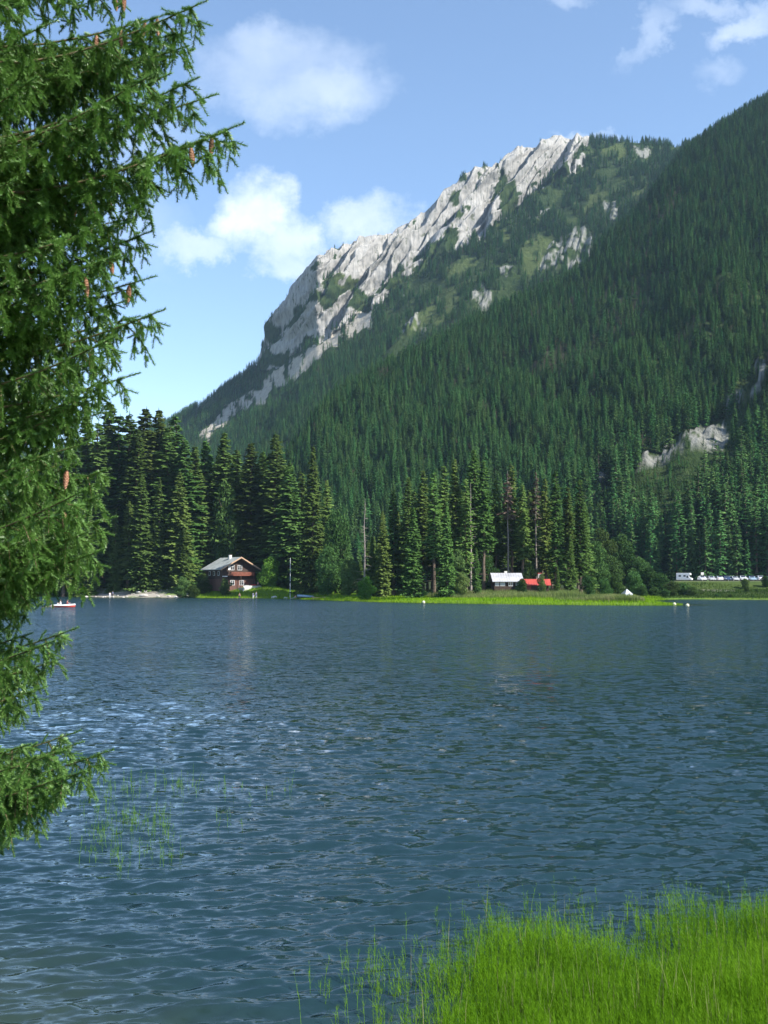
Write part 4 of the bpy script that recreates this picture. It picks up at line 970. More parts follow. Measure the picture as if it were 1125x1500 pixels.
def build_near_spruce():
    rnd = random.Random(5)
    TX, TY = -4.15, 7.1; zb = land_z(TX, TY)
    root = empty('near_spruce', (TX, TY, zb)); tag(root, 'large near spruce with drooping boughs and hanging cones at the left edge', 'spruce')
    obj('trunk', trunk_mesh('trunk', 16.5, .24, 77, 0, .004), root)
    T = [branch_template(101 + i) for i in range(4)]
    BO = []
    def bough(tip, k, zr=None, roll=0.0):
        """bough from the trunk to a tip point in world space"""
        tip = Vector(tip); hd = math.hypot(tip.x - TX, tip.y - TY)
        z0 = (tip.z + hd * .16 + .12) if zr is None else zr
        rt = Vector((TX, TY, z0)); d = tip - rt; tl = Vector(T[k][2])
        s = d.length / tl.length; q = tl.rotation_difference(d)
        # keep the bough's up vector up
        az = math.atan2(d.y, d.x); el = math.atan2(d.z, math.hypot(d.x, d.y)) - math.atan2(tl.z, tl.x)
        m_ = Matrix.Rotation(az, 4, 'Z') @ Matrix.Rotation(-el, 4, 'Y') @ Matrix.Rotation(roll, 4, 'X')
        b = obj('branch', T[k][0], root); b.location = rt - root.location; b.rotation_euler = m_.to_euler(); b.scale = (s, s, s)
        obj('foliage', T[k][1], b)
        BO.append((Matrix.Translation(rt) @ m_ @ Matrix.Scale(s, 4), T[k][3]))
    # tips seen against sky, wood and water (position and distance of the tip)
    tips = [(288, 12, 6.9), (262, 78, 7.4), (240, 120, 6.6), (300, 142, 7.0), (340, 190, 7.1), (262, 62, 7.8), (215, 235, 6.8), (180, 275, 7.3), (210, 345, 7.0), (185, 330, 7.7), (165, 385, 6.6), (213, 408, 7.2), (228, 460, 7.0),
            (190, 470, 7.8), (192, 556, 7.0), (165, 520, 7.5), (160, 500, 6.5), (120, 590, 6.8), (140, 610, 7.2), (118, 650, 6.7), (150, 690, 7.1), (145, 730, 6.5), (158, 765, 7.0), (140, 790, 7.4), (140, 812, 6.6), (70, 842, 7.2), (45, 870, 7.6),
            (100, 925, 6.9), (70, 945, 6.4), (85, 965, 7.2), (60, 1010, 6.8), (105, 1075, 7.3), (152, 1104, 7.0), (122, 1128, 6.5), (90, 1100, 6.4), (100, 1150, 7.1), (70, 1165, 6.6), (20, 1165, 6.6), (40, 1140, 7.4), (50, 1110, 7.8)]
    for i, (px, py, Y) in enumerate(tips):
        bough(at(px, py, Y), i % 4, roll=rnd.uniform(-.25, .25))
        bough(at(px - rnd.uniform(18, 60), py + rnd.uniform(-28, 28), Y + rnd.uniform(-.5, .5)), (i + 2) % 4, roll=rnd.uniform(-.3, .3))
    # boughs towards the photographer and behind, filling the body of the tree
    for i in range(90):
        zt = 1.88 + i * .069; az = R(rnd.choice([rnd.uniform(-80, -25), rnd.uniform(-25, 20), rnd.uniform(20, 75)])); L = float(np.interp(zt, [1.5, 1.8, 2.1, 2.4, 2.8, 3.1, 3.35, 3.8, 4.3, 5, 8], [1.4, 1.75, 2.05, 2.1, 1.8, 1.8, 1.8, 2.2, 2.2, 2.25, 2.7])) * rnd.uniform(.86, .99)
        bough((TX + math.cos(az) * L, TY + math.sin(az) * L, zt), i % 4, roll=rnd.uniform(-.3, .3))
    for i in range(26):   # far side and crown above the frame
        zt = 1.8 + i * .5; az = R(rnd.uniform(100, 260) if i % 3 else rnd.uniform(-90, 90)); L = max(.5, 2.6 * (1 - zt / 18.5))
        if zt > 8.2 or i % 3: bough((TX + math.cos(az) * L, TY + math.sin(az) * L, zt), i % 4)
    cm = cone_mesh()
    # every cone hangs from the nearest point of one of the boughs
    pts = []
    for b_, T_ in BO:
        for s_ in np.linspace(.35, .99, 24):
            q_ = b_ @ Vector(T_(s_)); pts.append(q_)
    PX = np.array([to_px(q_.x, q_.y, q_.z) for q_ in pts])
    for px, py in [(167, 4), (173, 24), (138, 30), (206, 2), (219, 4), (197, 14), (249, 198), (317, 198), (173, 378), (178, 402), (140, 410), (133, 518), (78, 568), (102, 680), (270, 204), (60, 470), (110, 300), (95, 760)]:
        i_ = int(np.argmin((PX[:, 0] - px) ** 2 * .7 + (PX[:, 1] - py) ** 2)); q_ = pts[i_]; PX[i_] = 1e6
        c = obj('cone', cm, root); c.location = q_ - root.location - Vector((0, 0, .012)); c.rotation_euler = (rnd.uniform(-.2, .2), rnd.uniform(-.2, .2), rnd.uniform(0, 6)); c.scale = (.92,) * 3
build_near_spruce()

# ------------------------------------------------------------------ building helpers
class MB:
    """collects shaped pieces into one mesh"""
    def __init__(s): s.V, s.F = [], []
    def add(s, V, F):
        b = len(s.V); s.V += [tuple(v) for v in V]; s.F += [tuple(b + i for i in f) for f in F]; return s
    def box(s, x0, x1, y0, y1, z0, z1, bev=0.0, rot=None, piv=None):
        c = [(x, y, z) for z in (z0, z1) for y in (y0, y1) for x in (x0, x1)]
        F = [(0, 2, 3, 1), (4, 5, 7, 6), (0, 1, 5, 4), (2, 6, 7, 3), (0, 4, 6, 2), (1, 3, 7, 5)]
        if rot is not None:
            p = Vector(piv or ((x0 + x1) / 2, (y0 + y1) / 2, (z0 + z1) / 2)); c = [tuple(p + rot @ (Vector(v) - p)) for v in c]
        return s.add(c, F)
    def prism(s, prof, y0, y1, axis='y'):
        """profile (a,z) extruded along y (or x)"""
        n = len(prof)
        if axis == 'y': V = [(a, y0, z) for a, z in prof] + [(a, y1, z) for a, z in prof]
        else: V = [(y0, a, z) for a, z in prof] + [(y1, a, z) for a, z in prof]
        F = [tuple(range(n))[::-1], tuple(range(n, 2 * n))] + [(i, (i + 1) % n, n + (i + 1) % n, n + i) for i in range(n)]
        return s.add(V, F)
    def tube(s, pts, rad, k=8):
        V, F = [], []; tube(V, F, pts, rad if hasattr(rad, '__len__') else [rad] * len(pts), k); return s.add(V, F)
    def cap_tube(s, pts, rad, k=8):
        s.tube(pts, rad, k); b = len(s.V) - k; s.F.append(tuple(range(b, b + k))); return s
    def mesh(s, name, m_, smooth=False):
        me = bpy.data.meshes.new(name); me.from_pydata(s.V, [], s.F); me.materials.append(m_)
        if smooth: me.polygons.foreach_set('use_smooth', [True] * len(me.polygons))
        return me
    def build(s, name, m_, parent=None, loc=None, rot=None, smooth=False, bevel=0.0):
        o = obj(name, s.mesh(name, m_, smooth), parent, loc, rot)
        if bevel:
            b = o.modifiers.new('bevel', 'BEVEL'); b.width = bevel; b.segments = 2; b.limit_method = 'ANGLE'
        return o
for k, col, r, v, s_ in [('timber', (.055, .032, .022), .85, .35, 1.2), ('redwood', (.20, .06, .035), .8, .3, 1.5), ('barge', (.42, .27, .17), .7, .2, 1.0), ('whitewash', (.62, .60, .55), .85, .12, .8), ('masonry', (.13, .065, .05), .9, .2, .9),
                         ('roofgrey', (.24, .26, .25), .6, .25, .5), ('rooftin', (.42, .42, .44), .5, .35, .35), ('roofred', (.42, .06, .045), .7, .25, .7), ('whitepaint', (.78, .78, .77), .5, .06, 2), ('stone', (.48, .45, .41), .9, .3, 2.5), ('redpaint', (.50, .06, .045), .5, .12, 2),
                         ('bluehull', (.34, .46, .58), .35, .1, 1.5), ('oarwood', (.46, .33, .18), .6, .2, 4), ('oldwood', (.10, .075, .055), .9, .35, 3), ('skin', (.52, .31, .22), .6, .08, 5), ('hairdark', (.05, .035, .025), .7, .3, 9), ('hairfair', (.30, .20, .11), .7, .2, 9),
                         ('cloth_white', (.74, .74, .76), .9, .06, 5), ('cloth_blue', (.14, .22, .42), .9, .15, 5), ('cloth_red', (.45, .09, .07), .9, .15, 5), ('cloth_dark', (.06, .065, .08), .9, .2, 5), ('cloth_pink', (.60, .28, .28), .9, .12, 5), ('cloth_brown', (.20, .13, .09), .9, .15, 5),
                         ('buoy', (.75, .72, .45), .4, .08, 5), ('tentgrey', (.42, .45, .48), .8, .1, 2), ('tyre', (.02, .02, .02), .8, .2, 8), ('rim', (.5, .5, .52), .3, .1, 8), ('rope', (.3, .25, .15), .9, .2, 9)]:
    M[k] = simple(k, col, r, v, s_)
def glassmat():
    m_, nt, out = mat('window_glass'); p = nnode(nt, 'ShaderNodeBsdfPrincipled', Roughness=.08); p.inputs['Base Color'].default_value = (.03, .035, .045, 1); p.inputs['Specular IOR Level'].default_value = .8
    nt.links.new(p.outputs[0], out.inputs[0]); return m_
M['glass'] = glassmat()

def window(parent, x, z, w_, h, y=0.0, frame='whitepaint', nm='window'):
    f = MB(); t = .09
    f.box(x - w_ / 2, x + w_ / 2, y - .07, y + .02, z, z + t); f.box(x - w_ / 2, x + w_ / 2, y - .07, y + .02, z + h - t, z + h)
    f.box(x - w_ / 2, x - w_ / 2 + t, y - .067, y + .02, z + t, z + h - t); f.box(x + w_ / 2 - t, x + w_ / 2, y - .067, y + .02, z + t, z + h - t)
    f.box(x - .035, x + .035, y - .060, y + .02, z + t, z + h - t); f.box(x - w_ / 2 + t, x - .035, y - .056, y + .02, z + h * .62, z + h * .62 + .06); f.box(x + .035, x + w_ / 2 - t, y - .056, y + .02, z + h * .62, z + h * .62 + .06)
    o = f.build(nm, M[frame], parent)
    MB().box(x - w_ / 2 + .02, x + w_ / 2 - .02, y - .025, y + .015, z + .02, z + h - .02).build('pane', M['glass'], o)
    return o

def build_chalet():
    p = at(350, 862, 302); x, y = p.x, p.y; z = land_z(x + 1, y - .5) - .1
    root = empty('chalet', (x, y, z), R(35), .92); tag(root, 'dark wooden chalet with grey roof, red balcony and pale bargeboards under the spruces', 'house')
    W, L, HE, HR = 5.5, 11.6, 6.3, 9.3
    # lower storey of masonry, upper of dark timber
    MB().box(-W, W, 0, L, -.6, 3.0).build('lower_wall', M['masonry'], root)
    up = MB(); up.prism([(-W - .04, 3.0), (W + .04, 3.0), (W + .04, HE), (0, HR), (-W - .04, HE)], -.04, L + .04)
    for i in range(14): # plank battens
        xx = -W + .4 + i * .78; top = HE + (HR - HE) * (1 - abs(xx) / W) - .12
        up.box(xx - .03, xx + .03, -.07, -.041, 3.02, top)
    up.build('upper_wall', M['timber'], root)
    s = (HR - HE) / W; e = W + 1.25
    rf = MB(); th = .22
    rf.prism([(-e, HE - 1.25 * s), (0, HR), (e, HE - 1.25 * s), (e, HE - 1.25 * s + th), (0, HR + th), (-e, HE - 1.25 * s + th)], -1.5, L + .9)
    for i in range(18):  # seams of the sheet roof
        yy = -1.3 + i * .8
        for sg in (-1, 1): rf.add([(sg * e, yy, HE - 1.25 * s + th + .003), (sg * e, yy + .08, HE - 1.25 * s + th + .003), (0, yy + .08, HR + th + .003), (0, yy, HR + th + .003), (sg * e, yy, HE - 1.25 * s + th + .06), (sg * e, yy + .08, HE - 1.25 * s + th + .06), (0, yy + .08, HR + th + .06), (0, yy, HR + th + .06)], [(0, 1, 2, 3), (4, 7, 6, 5), (0, 4, 5, 1), (1, 5, 6, 2), (2, 6, 7, 3), (3, 7, 4, 0)])
    r = rf.build('roof', M['roofgrey'], root)
    for sg in (-1, 1):
        MB().prism([(sg * (e + .02), HE - 1.25 * s - .14), (0, HR - .12), (0, HR + .30), (sg * (e + .02), HE - 1.25 * s + .28)], -1.58, -1.50).build('bargeboard', M['barge'], r)
    ch = MB(); ch.box(-1.1, -.3, 4.2, 5.0, HR - 1.2, HR + 1.0); c = ch.build('chimney', M['whitewash'], r)
    MB().box(-1.2, -.2, 4.1, 5.1, HR + 1.003, HR + 1.12).build('chimney_cap', M['timber'], c)
    for i in range(5):
        sg = (-1, -.5, 0, .5, 1)[i]; xx = sg * W; MB().box(xx - .09, xx + .09, -1.45, -.05, HE + (HR - HE) * (1 - abs(sg)) - .42, HE + (HR - HE) * (1 - abs(sg)) - .2).build('purlin', M['timber'], root)
    window(root, -2.3, 5.6, 1.25, 1.6, -.04); window(root, .2, 5.6, 1.5, 1.5, -.04)
    for xx in (-3.35,): MB().box(xx - .3, xx + .3, -.14, -.075, 5.6, 7.0).build('shutter', M['whitepaint'], root)
    b = MB(); b.box(-3.9, 4.4, -1.35, -.075, 3.9, 4.06)
    bal = b.build('balcony', M['redwood'], root)
    rl = MB(); rl.box(-3.9, 4.4, -1.38, -1.30, 4.95, 5.05)
    for i in range(42): rl.box(-3.85 + i * .2, -3.85 + i * .2 + .15, -1.36, -1.32, 4.07, 4.94)
    rl.build('railing', M['redwood'], bal)
    for xx in (-3.8, 0, 4.3): MB().box(xx - .08, xx + .08, -1.3, -1.14, -.2, 3.89).build('post', M['timber'], root)
    MB().box(-5.6, -3.95, -.30, -.075, 3.62, 3.86).build('white_sill', M['whitepaint'], root)
    for xx in (-2.2, .9): window(root, xx, 1.1, 1.4, 1.5, 0.0)
    d = MB().box(2.3, 3.3, -.07, .02, 0, 2.15).build('door', M['redwood'], root); MB().box(3.12, 3.2, -.13, -.075, 1.0, 1.12).build('handle', M['rim'], d)
    for yy in (2.5, 5.5, 8.5):
        f = MB().box(-W - .11, -W - .045, yy - .6, yy + .6, 4.0, 5.3).build('side_window', M['whitepaint'], root); MB().box(-W - .125, -W - .112, yy - .48, yy + .48, 4.1, 5.2).build('pane', M['glass'], f)
    # terrace in front
    t = MB(); t.box(-1.0, 5.0, -4.6, -1.45, -.9, .35); t.build('terrace', M['stone'], root)
    w_ = MB(); w_.box(-1.0, 5.0, -4.75, -4.603, -.9, .95); w_.build('terrace_wall', M['whitewash'], root)
    # table and bench on the terrace
    tb = empty('terrace_table', (0, 0, 0)); tb.matrix_world = root.matrix_basis @ Matrix.Translation((1.0, -3.4, .352)); tag(tb, 'white garden table on the terrace before the chalet window', 'table')
    MB().box(-.9, .9, -.4, .4, .70, .76).build('table_top', M['whitepaint'], tb)
    for sx in (-.75, .75):
        for sy in (-.3, .3): MB().box(sx - .04, sx + .04, sy - .04, sy + .04, 0, .699).build('leg', M['whitepaint'], tb)
    bn = empty('terrace_bench', (0, 0, 0)); bn.matrix_world = root.matrix_basis @ Matrix.Translation((3.6, -2.6, .352)); tag(bn, 'red bench on the terrace beside the chalet door', 'bench')
    MB().box(-1.0, 1.0, -.25, .25, .42, .48).build('seat', M['redpaint'], bn); MB().box(-1.0, 1.0, .23, .29, .49, 1.0).build('backrest', M['redpaint'], bn)
    for sx in (-.85, .85): MB().box(sx - .04, sx + .04, -.22, .22, 0, .419).build('leg', M['redpaint'], bn)
    return root
chalet = build_chalet()

def hut(name, x, y, z, yaw, W, L, H, rise, roofm, label, panels):
    root = empty(name, (x, y, z), yaw); tag(root, label, 'hut')
    MB().prism([(0, -.5), (L, -.5), (L, H), (L / 2, H + rise - .12), (0, H)], -W / 2, W / 2, 'x').build('wall', M['timber'], root)
    e = .55; s = rise / (L / 2)
    rf = MB(); rf.prism([(-e, H - e * s), (L / 2, H + rise), (L + e, H - e * s), (L + e, H - e * s + .14), (L / 2, H + rise + .14), (-e, H - e * s + .14)], -W / 2 - .5, W / 2 + .5, 'x')
    r = rf.build('roof', M[roofm], root)
    sm = MB()
    n = int((W + 1) / .55)
    for i in range(n):
        xx = -W / 2 - .45 + i * .55; sm.add([(xx, -e, H - e * s + .145), (xx + .07, -e, H - e * s + .145), (xx + .07, L / 2, H + rise + .145), (xx, L / 2, H + rise + .145), (xx, -e, H - e * s + .18), (xx + .07, -e, H - e * s + .18), (xx + .07, L / 2, H + rise + .18), (xx, L / 2, H + rise + .18)], [(0, 1, 2, 3), (4, 7, 6, 5), (0, 4, 5, 1), (1, 5, 6, 2), (2, 6, 7, 3), (3, 7, 4, 0)])
    sm.build('roof_seams', M[roofm], r)
    for (a, b, c, d, mt) in panels:
        if mt == 'window': window(root, (a + b) / 2, c, b - a, d - c, 0.0)
        else: MB().box(a, b, -.05, -.003, c, d).build('wall_panel', M[mt], root)
    return root, r
def build_huts():
    p = at(744, 862, 236); z = land_z(p.x, p.y)
    H = float(zrow(850, 236)) - z
    hut_a, ra = hut('boat_hut', p.x, p.y, z, R(4), 5.9, 4.6, H, 1.45, 'rooftin', 'low hut with a weathered pale tin roof and white wall panels on the spit',
        [(-2.8, -1.9, H - 1.25, H - .15, 'whitewash'), (-1.7, -.6, H - 1.25, H - .15, 'whitewash'), (.1, 1.1, H - 1.25, H - .15, 'window'), (1.7, 2.8, H - 1.25, H - .15, 'whitewash')])
    MB().box(-.3, .3, 2.4, 3.0, H + .9, H + 2.0).build('chimney', M['whitewash'], ra)
    p = at(785, 862, 233); z = land_z(p.x, p.y); H = float(zrow(856, 233)) - z
    hb, rb = hut('red_roofed_hut', p.x, p.y, z, R(-3), 5.4, 4.2, H, 1.0, 'roofred', 'low dark hut with a bright red roof and a pale chimney on the spit', [(-2.2, -1.0, H - 1.1, H - .2, 'redwood'), (.6, 1.6, H - 1.1, H - .2, 'window')])
    c = MB().box(.7, 1.35, 2.0, 2.6, H + .6, H + 2.3).build('chimney', M['whitewash'], rb); MB().box(.62, 1.43, 1.92, 2.68, H + 2.303, H + 2.45).build('chimney_cap', M['roofred'], c)
    # small tent at the right shore
    p = at(918, 862, 258); z = land_z(p.x, p.y)
    t = empty('tent', (p.x, p.y, max(z, .1)), R(20)); tag(t, 'small pale grey tent on the right shore behind the tip of the spit', 'tent')
    MB().add([(-1.1, -1.1, 0), (1.1, -1.1, 0), (1.1, 1.1, 0), (-1.1, 1.1, 0), (-1.0, -1.0, .8), (1.0, -1.0, .8), (1.0, 1.0, .8), (-1.0, 1.0, .8), (0, 0, 2.0)], [(0, 1, 5, 4), (1, 2, 6, 5), (2, 3, 7, 6), (3, 0, 4, 7), (4, 5, 8), (5, 6, 8), (6, 7, 8), (7, 4, 8)]).build('canopy', M['tentgrey'], t)
    MB().add([(-.4, -1.13, 0), (.4, -1.13, 0), (0, -1.02, 1.2)], [(0, 1, 2)]).build('flap', M['cloth_dark'], t)
    for i, (dx, m_, lb) in enumerate([(1.7, 'whitepaint', 'white cool box on the grass right of the small tent'), (2.4, 'cloth_pink', 'pinkish bag on the grass farther right of the small tent')]):
        b = MB().box(-.3, .3, -.2, .2, 0, .38).build('cool_box' if i == 0 else 'bag', M[m_], None, (p.x + dx, p.y - .6, land_z(p.x + dx, p.y - .6)), bevel=.05); tag(b, lb, 'box' if i == 0 else 'bag')
build_huts()

# ------------------------------------------------------------------ people
def skin_mesh(name, verts, edges, radii, m_, parent, sub=1, root=0):
    me = bpy.data.meshes.new(name); me.from_pydata(verts, edges, []); me.materials.append(m_)
    o = obj(name, me, parent)
    sk = o.modifiers.new('skin', 'SKIN'); sk.use_smooth_shade = True
    for i, r in enumerate(radii): me.skin_vertices[0].data[i].radius = (r, r) if not hasattr(r, '__len__') else r
    me.skin_vertices[0].data[root].use_root = True
    sb = o.modifiers.new('sub', 'SUBSURF'); sb.levels = sub; sb.render_levels = sub
    return o
def person(loc, rz, shirt, legs, hair, label, pose='stand', h=1.72, arm=0.0, long_hair=False):
    t = empty('person', loc, rz, h / 1.75); tag(t, label, 'person')
    if pose == 'stand':
        hip = .92; J = {'pel': (0, 0, hip), 'hl': (.10, 0, .88), 'kl': (.11, -.03, .48), 'al': (.11, .02, .09), 'tl': (.12, -.14, .04), 'hr': (-.10, 0, .88), 'kr': (-.13, -.06, .48), 'ar': (-.15, -.02, .09), 'tr': (-.16, -.18, .04),
                     'wa': (0, 0, 1.10), 'ch': (0, .01, 1.33), 'nk': (0, 0, 1.49), 'hd': (0, -.02, 1.62), 'tp': (0, -.01, 1.72),
                     'sl': (.18, 0, 1.41), 'el': (.24, .02, 1.13), 'wl': (.24, -.08, .90), 'gl': (.24, -.11, .80), 'sr': (-.18, 0, 1.41), 'er': (-.25, -.05 - arm * .1, 1.15 + arm * .12), 'wr': (-.20, -.22 - arm * .15, 1.02 + arm * .35), 'gr': (-.18, -.30 - arm * .15, 1.0 + arm * .42)}
    else:
        J = {'pel': (0, 0, .12), 'hl': (.10, -.02, .12), 'kl': (.13, -.42, .34), 'al': (.12, -.66, .02), 'tl': (.12, -.80, .05), 'hr': (-.10, -.02, .12), 'kr': (-.13, -.40, .36), 'ar': (-.12, -.62, .02), 'tr': (-.12, -.76, .05),
             'wa': (0, .04, .32), 'ch': (0, .02, .56), 'nk': (0, -.01, .73), 'hd': (0, -.05, .86), 'tp': (0, -.04, .96), 'sl': (.18, 0, .65), 'el': (.26, -.16, .45), 'wl': (.20, -.38, .45), 'gl': (.17, -.46, .46), 'sr': (-.18, 0, .65), 'er': (-.26, -.16, .45), 'wr': (-.20, -.38, .45), 'gr': (-.17, -.46, .46)}
    names = list(J); ix = {n: i for i, n in enumerate(names)}
    E = [('pel', 'hl'), ('hl', 'kl'), ('kl', 'al'), ('al', 'tl'), ('pel', 'hr'), ('hr', 'kr'), ('kr', 'ar'), ('ar', 'tr'), ('pel', 'wa'), ('wa', 'ch'), ('ch', 'nk'), ('nk', 'hd'), ('hd', 'tp'), ('ch', 'sl'), ('sl', 'el'), ('el', 'wl'), ('wl', 'gl'), ('ch', 'sr'), ('sr', 'er'), ('er', 'wr'), ('wr', 'gr')]
    Rr = dict(pel=.135, hl=.095, kl=.058, al=.038, tl=.036, hr=.095, kr=.058, ar=.038, tr=.036, wa=.115, ch=.135, nk=.055, hd=.095, tp=.065, sl=.062, el=.042, wl=.028, gl=.036, sr=.062, er=.042, wr=.028, gr=.036)
    V = [J[n] for n in names]; EE = [(ix[a], ix[b]) for a, b in E]; RR = [Rr[n] for n in names]
    # five fingers and a thumb per hand, a nose
    for g, w_, sd in (('gl', 'wl', 1), ('gr', 'wr', -1)):
        d = (Vector(J[g]) - Vector(J[w_])).normalized(); sdv = d.cross(Vector((1, 0, 0))).normalized()
        for k, off in enumerate((-.03, -.01, .01, .03)):
            V.append(tuple(Vector(J[g]) + d * (.075 - abs(off) * .5) + sdv * off * .8 + Vector((-.012 * sd, 0, 0)))); EE.append((ix[g], len(V) - 1)); RR.append(.009)
        V.append(tuple(Vector(J[g]) + d * .02 - sdv * .055)); EE.append((ix[g], len(V) - 1)); RR.append(.011)
    hx, hy, hz = J['hd']; V.append((hx, hy - .118, hz - .01)); EE.append((ix['hd'], len(V) - 1)); RR.append(.014)
    skin_mesh('body', V, EE, RR, M['skin'], t, 2)
    def cloth(nm, keys, ed, grow, m_, cut=None):
        kk = list(keys); id2 = {n: i for i, n in enumerate(kk)}; vv = [list(J[n]) for n in kk]
        if cut:
            for n, (o_, f) in cut.items(): vv[id2[n]] = list(Vector(J[n]).lerp(Vector(J[o_]), f))
        skin_mesh(nm, [tuple(v) for v in vv], [(id2[a], id2[b]) for a, b in ed], [Rr[n] * grow + .012 for n in kk], M[m_], t, 1)
    cloth('shirt', ['wa', 'pel', 'ch', 'nk', 'sl', 'el', 'sr', 'er'], [('wa', 'pel'), ('wa', 'ch'), ('ch', 'nk'), ('ch', 'sl'), ('sl', 'el'), ('ch', 'sr'), ('sr', 'er')], 1.1, shirt, {'nk': ('ch', .35), 'el': ('sl', .3), 'er': ('sr', .3), 'pel': ('wa', .25)})
    cloth('trousers', ['pel', 'hl', 'kl', 'al', 'hr', 'kr', 'ar'], [('pel', 'hl'), ('hl', 'kl'), ('kl', 'al'), ('pel', 'hr'), ('hr', 'kr'), ('kr', 'ar')], 1.12, legs, {'al': ('kl', .2), 'ar': ('kr', .2)})
    hv = [(hx, hy + .03, hz + .05), (hx, hy + .02, hz + .085)] + ([(hx, hy + .07, hz - .12)] if long_hair else [(hx, hy + .05, hz - .02)])
    skin_mesh('hair', hv, [(0, 1), (0, 2)], [.095, .07, .075], M[hair], t, 1)
    return t
def on_land(px, Y): x = float(xcol(px, 866, Y)); return (x, Y, land_z(x, Y))
person(on_land(161, 304), R(20), 'cloth_white', 'cloth_white', 'hairdark', 'person in white standing on the gravel beach at the far left')
person(on_land(165, 306), R(-30), 'cloth_blue', 'cloth_dark', 'hairdark', 'person in dark blue standing close behind the person in white on the gravel')
person(on_land(351, 287.5), R(10), 'cloth_brown', 'cloth_dark', 'hairdark', 'person in brown standing at the water below the chalet bush')
person(on_land(371, 287), R(35), 'cloth_blue', 'cloth_white', 'hairdark', 'person in blue top and white trousers at the water below the terrace', arm=.4)
person(on_land(375.5, 287.5), R(-15), 'cloth_white', 'cloth_white', 'hairfair', 'person all in white at the water, right of the one in blue', h=1.78)
pt = chalet.matrix_basis @ Vector((4.3, -4.0, .352))
person(pt, R(10), 'cloth_pink', 'cloth_dark', 'hairfair', 'person in pink standing at the right end of the chalet terrace')
person(on_land(433, 277), R(-60), 'cloth_pink', 'cloth_blue', 'hairdark', 'person in pink crouching at the left end of the pale blue boat', 'sit')

# ------------------------------------------------------------------ boats
def hull_mesh(name, L, B, D, m_, inner=True):
    V, F = [], []; ns, k = 15, 9
    for i in range(ns):
        t = i / (ns - 1); x = -L / 2 + L * t; b = B / 2 * (1 - max(0, (t - .45) / .55) ** 2.3) * (.80 + .2 * min(1, t * 3)) + .015; sh = D * (1 + .28 * max(0, t - .5) ** 1.5 * 2); kz = .0 + .30 * D * max(0, (t - .7) / .3) ** 2
        for j in range(k):
            a = math.pi * j / (k - 1); yy = -math.cos(a); zz = math.sin(a) ** .75
            V.append((x, b * math.copysign(abs(yy) ** .7, yy), sh - (sh - kz) * zz))
    for i in range(ns - 1):
        for j in range(k - 1): F.append((i * k + j, i * k + j + 1, (i + 1) * k + j + 1, (i + 1) * k + j))
    F.append(tuple(range(k)))
    me = bpy.data.meshes.new(name); me.from_pydata(V, [], F); me.materials.append(m_); me.polygons.foreach_set('use_smooth', [True] * len(F)); return me, V, ns, k
def build_rowboat():
    g = ground_at(93, 889.6); root = empty('rowing_boat', (g.x, g.y, -.10), R(14)); tag(root, 'small white and red rowing boat with two people on the lake', 'boat')
    me, V, ns, k = hull_mesh('hull', 3.5, 1.45, .52, M['redpaint']); h = obj('hull', me, root); s = h.modifiers.new('thick', 'SOLIDIFY'); s.thickness = .03
    st = MB()
    for side in (0, k - 1):
        pts = [V[i * k + side] for i in range(ns)]
        lo = [(p[0], p[1] * 1.015 + (.025 if p[1] > 0 else -.025), p[2] - .17) for p in pts]; hi = [(p[0], p[1] * 1.02 + (.035 if p[1] > 0 else -.035), p[2] + .03) for p in pts]
        inn = [(p[0], p[1] * .97, p[2] + .03) for p in pts]
        b = len(st.V); st.V += lo + hi + inn; n = ns
        for i in range(n - 1): st.F += [(b + i, b + i + 1, b + n + i + 1, b + n + i), (b + n + i, b + n + i + 1, b + 2 * n + i + 1, b + 2 * n + i)]
    st.build('gunwale', M['whitepaint'], root)
    MB().box(-1.78, -1.72, -.56, .56, .06, .56).build('transom', M['whitepaint'], root)
    for xx in (-1.1, -.1, .8): MB().box(xx - .13, xx + .13, -.58, .58, .30, .335).build('seat', M['oarwood'], root)
    def oar(sg, tipx):
        o = empty('oar', (0, 0, 0)); o.matrix_world = root.matrix_basis.copy(); tag(o, 'pale wooden oar stretched to the left of the rowing boat' if sg < 0 else 'pale wooden oar on the far side of the rowing boat', 'oar')
        a = Vector((-.35, sg * .25, .62)); b = Vector((tipx, sg * 1.25, .14)); d = (b - a).normalized()
        MB().tube([a, b], [.03, .028]).build('shaft', M['oarwood'], o)
        q = d.cross(Vector((0, 0, 1))).normalized() * .08; e = b + d * .5
        MB().add([b - q * .3, b + q * .3, e + q, e - q, b - q * .3 + Vector((0, 0, .02)), b + q * .3 + Vector((0, 0, .02)), e + q + Vector((0, 0, .02)), e - q + Vector((0, 0, .02))], [(0, 3, 2, 1), (4, 5, 6, 7), (0, 1, 5, 4), (1, 2, 6, 5), (2, 3, 7, 6), (3, 0, 4, 7)]).build('blade', M['oarwood'], o)
    oar(-1, -2.9); oar(1, -2.2)
    mw = root.matrix_basis
    person(mw @ Vector((-.45, 0, .34)), R(14 - 90), 'cloth_white', 'cloth_white', 'hairdark', 'rower in a white shirt seated in the stern half of the rowing boat', 'sit')
    person(mw @ Vector((.55, 0, .34)), R(14 + 90), 'cloth_red', 'cloth_blue', 'hairdark', 'passenger in a red top seated in the bow half of the rowing boat', 'sit', h=1.6)
build_rowboat()
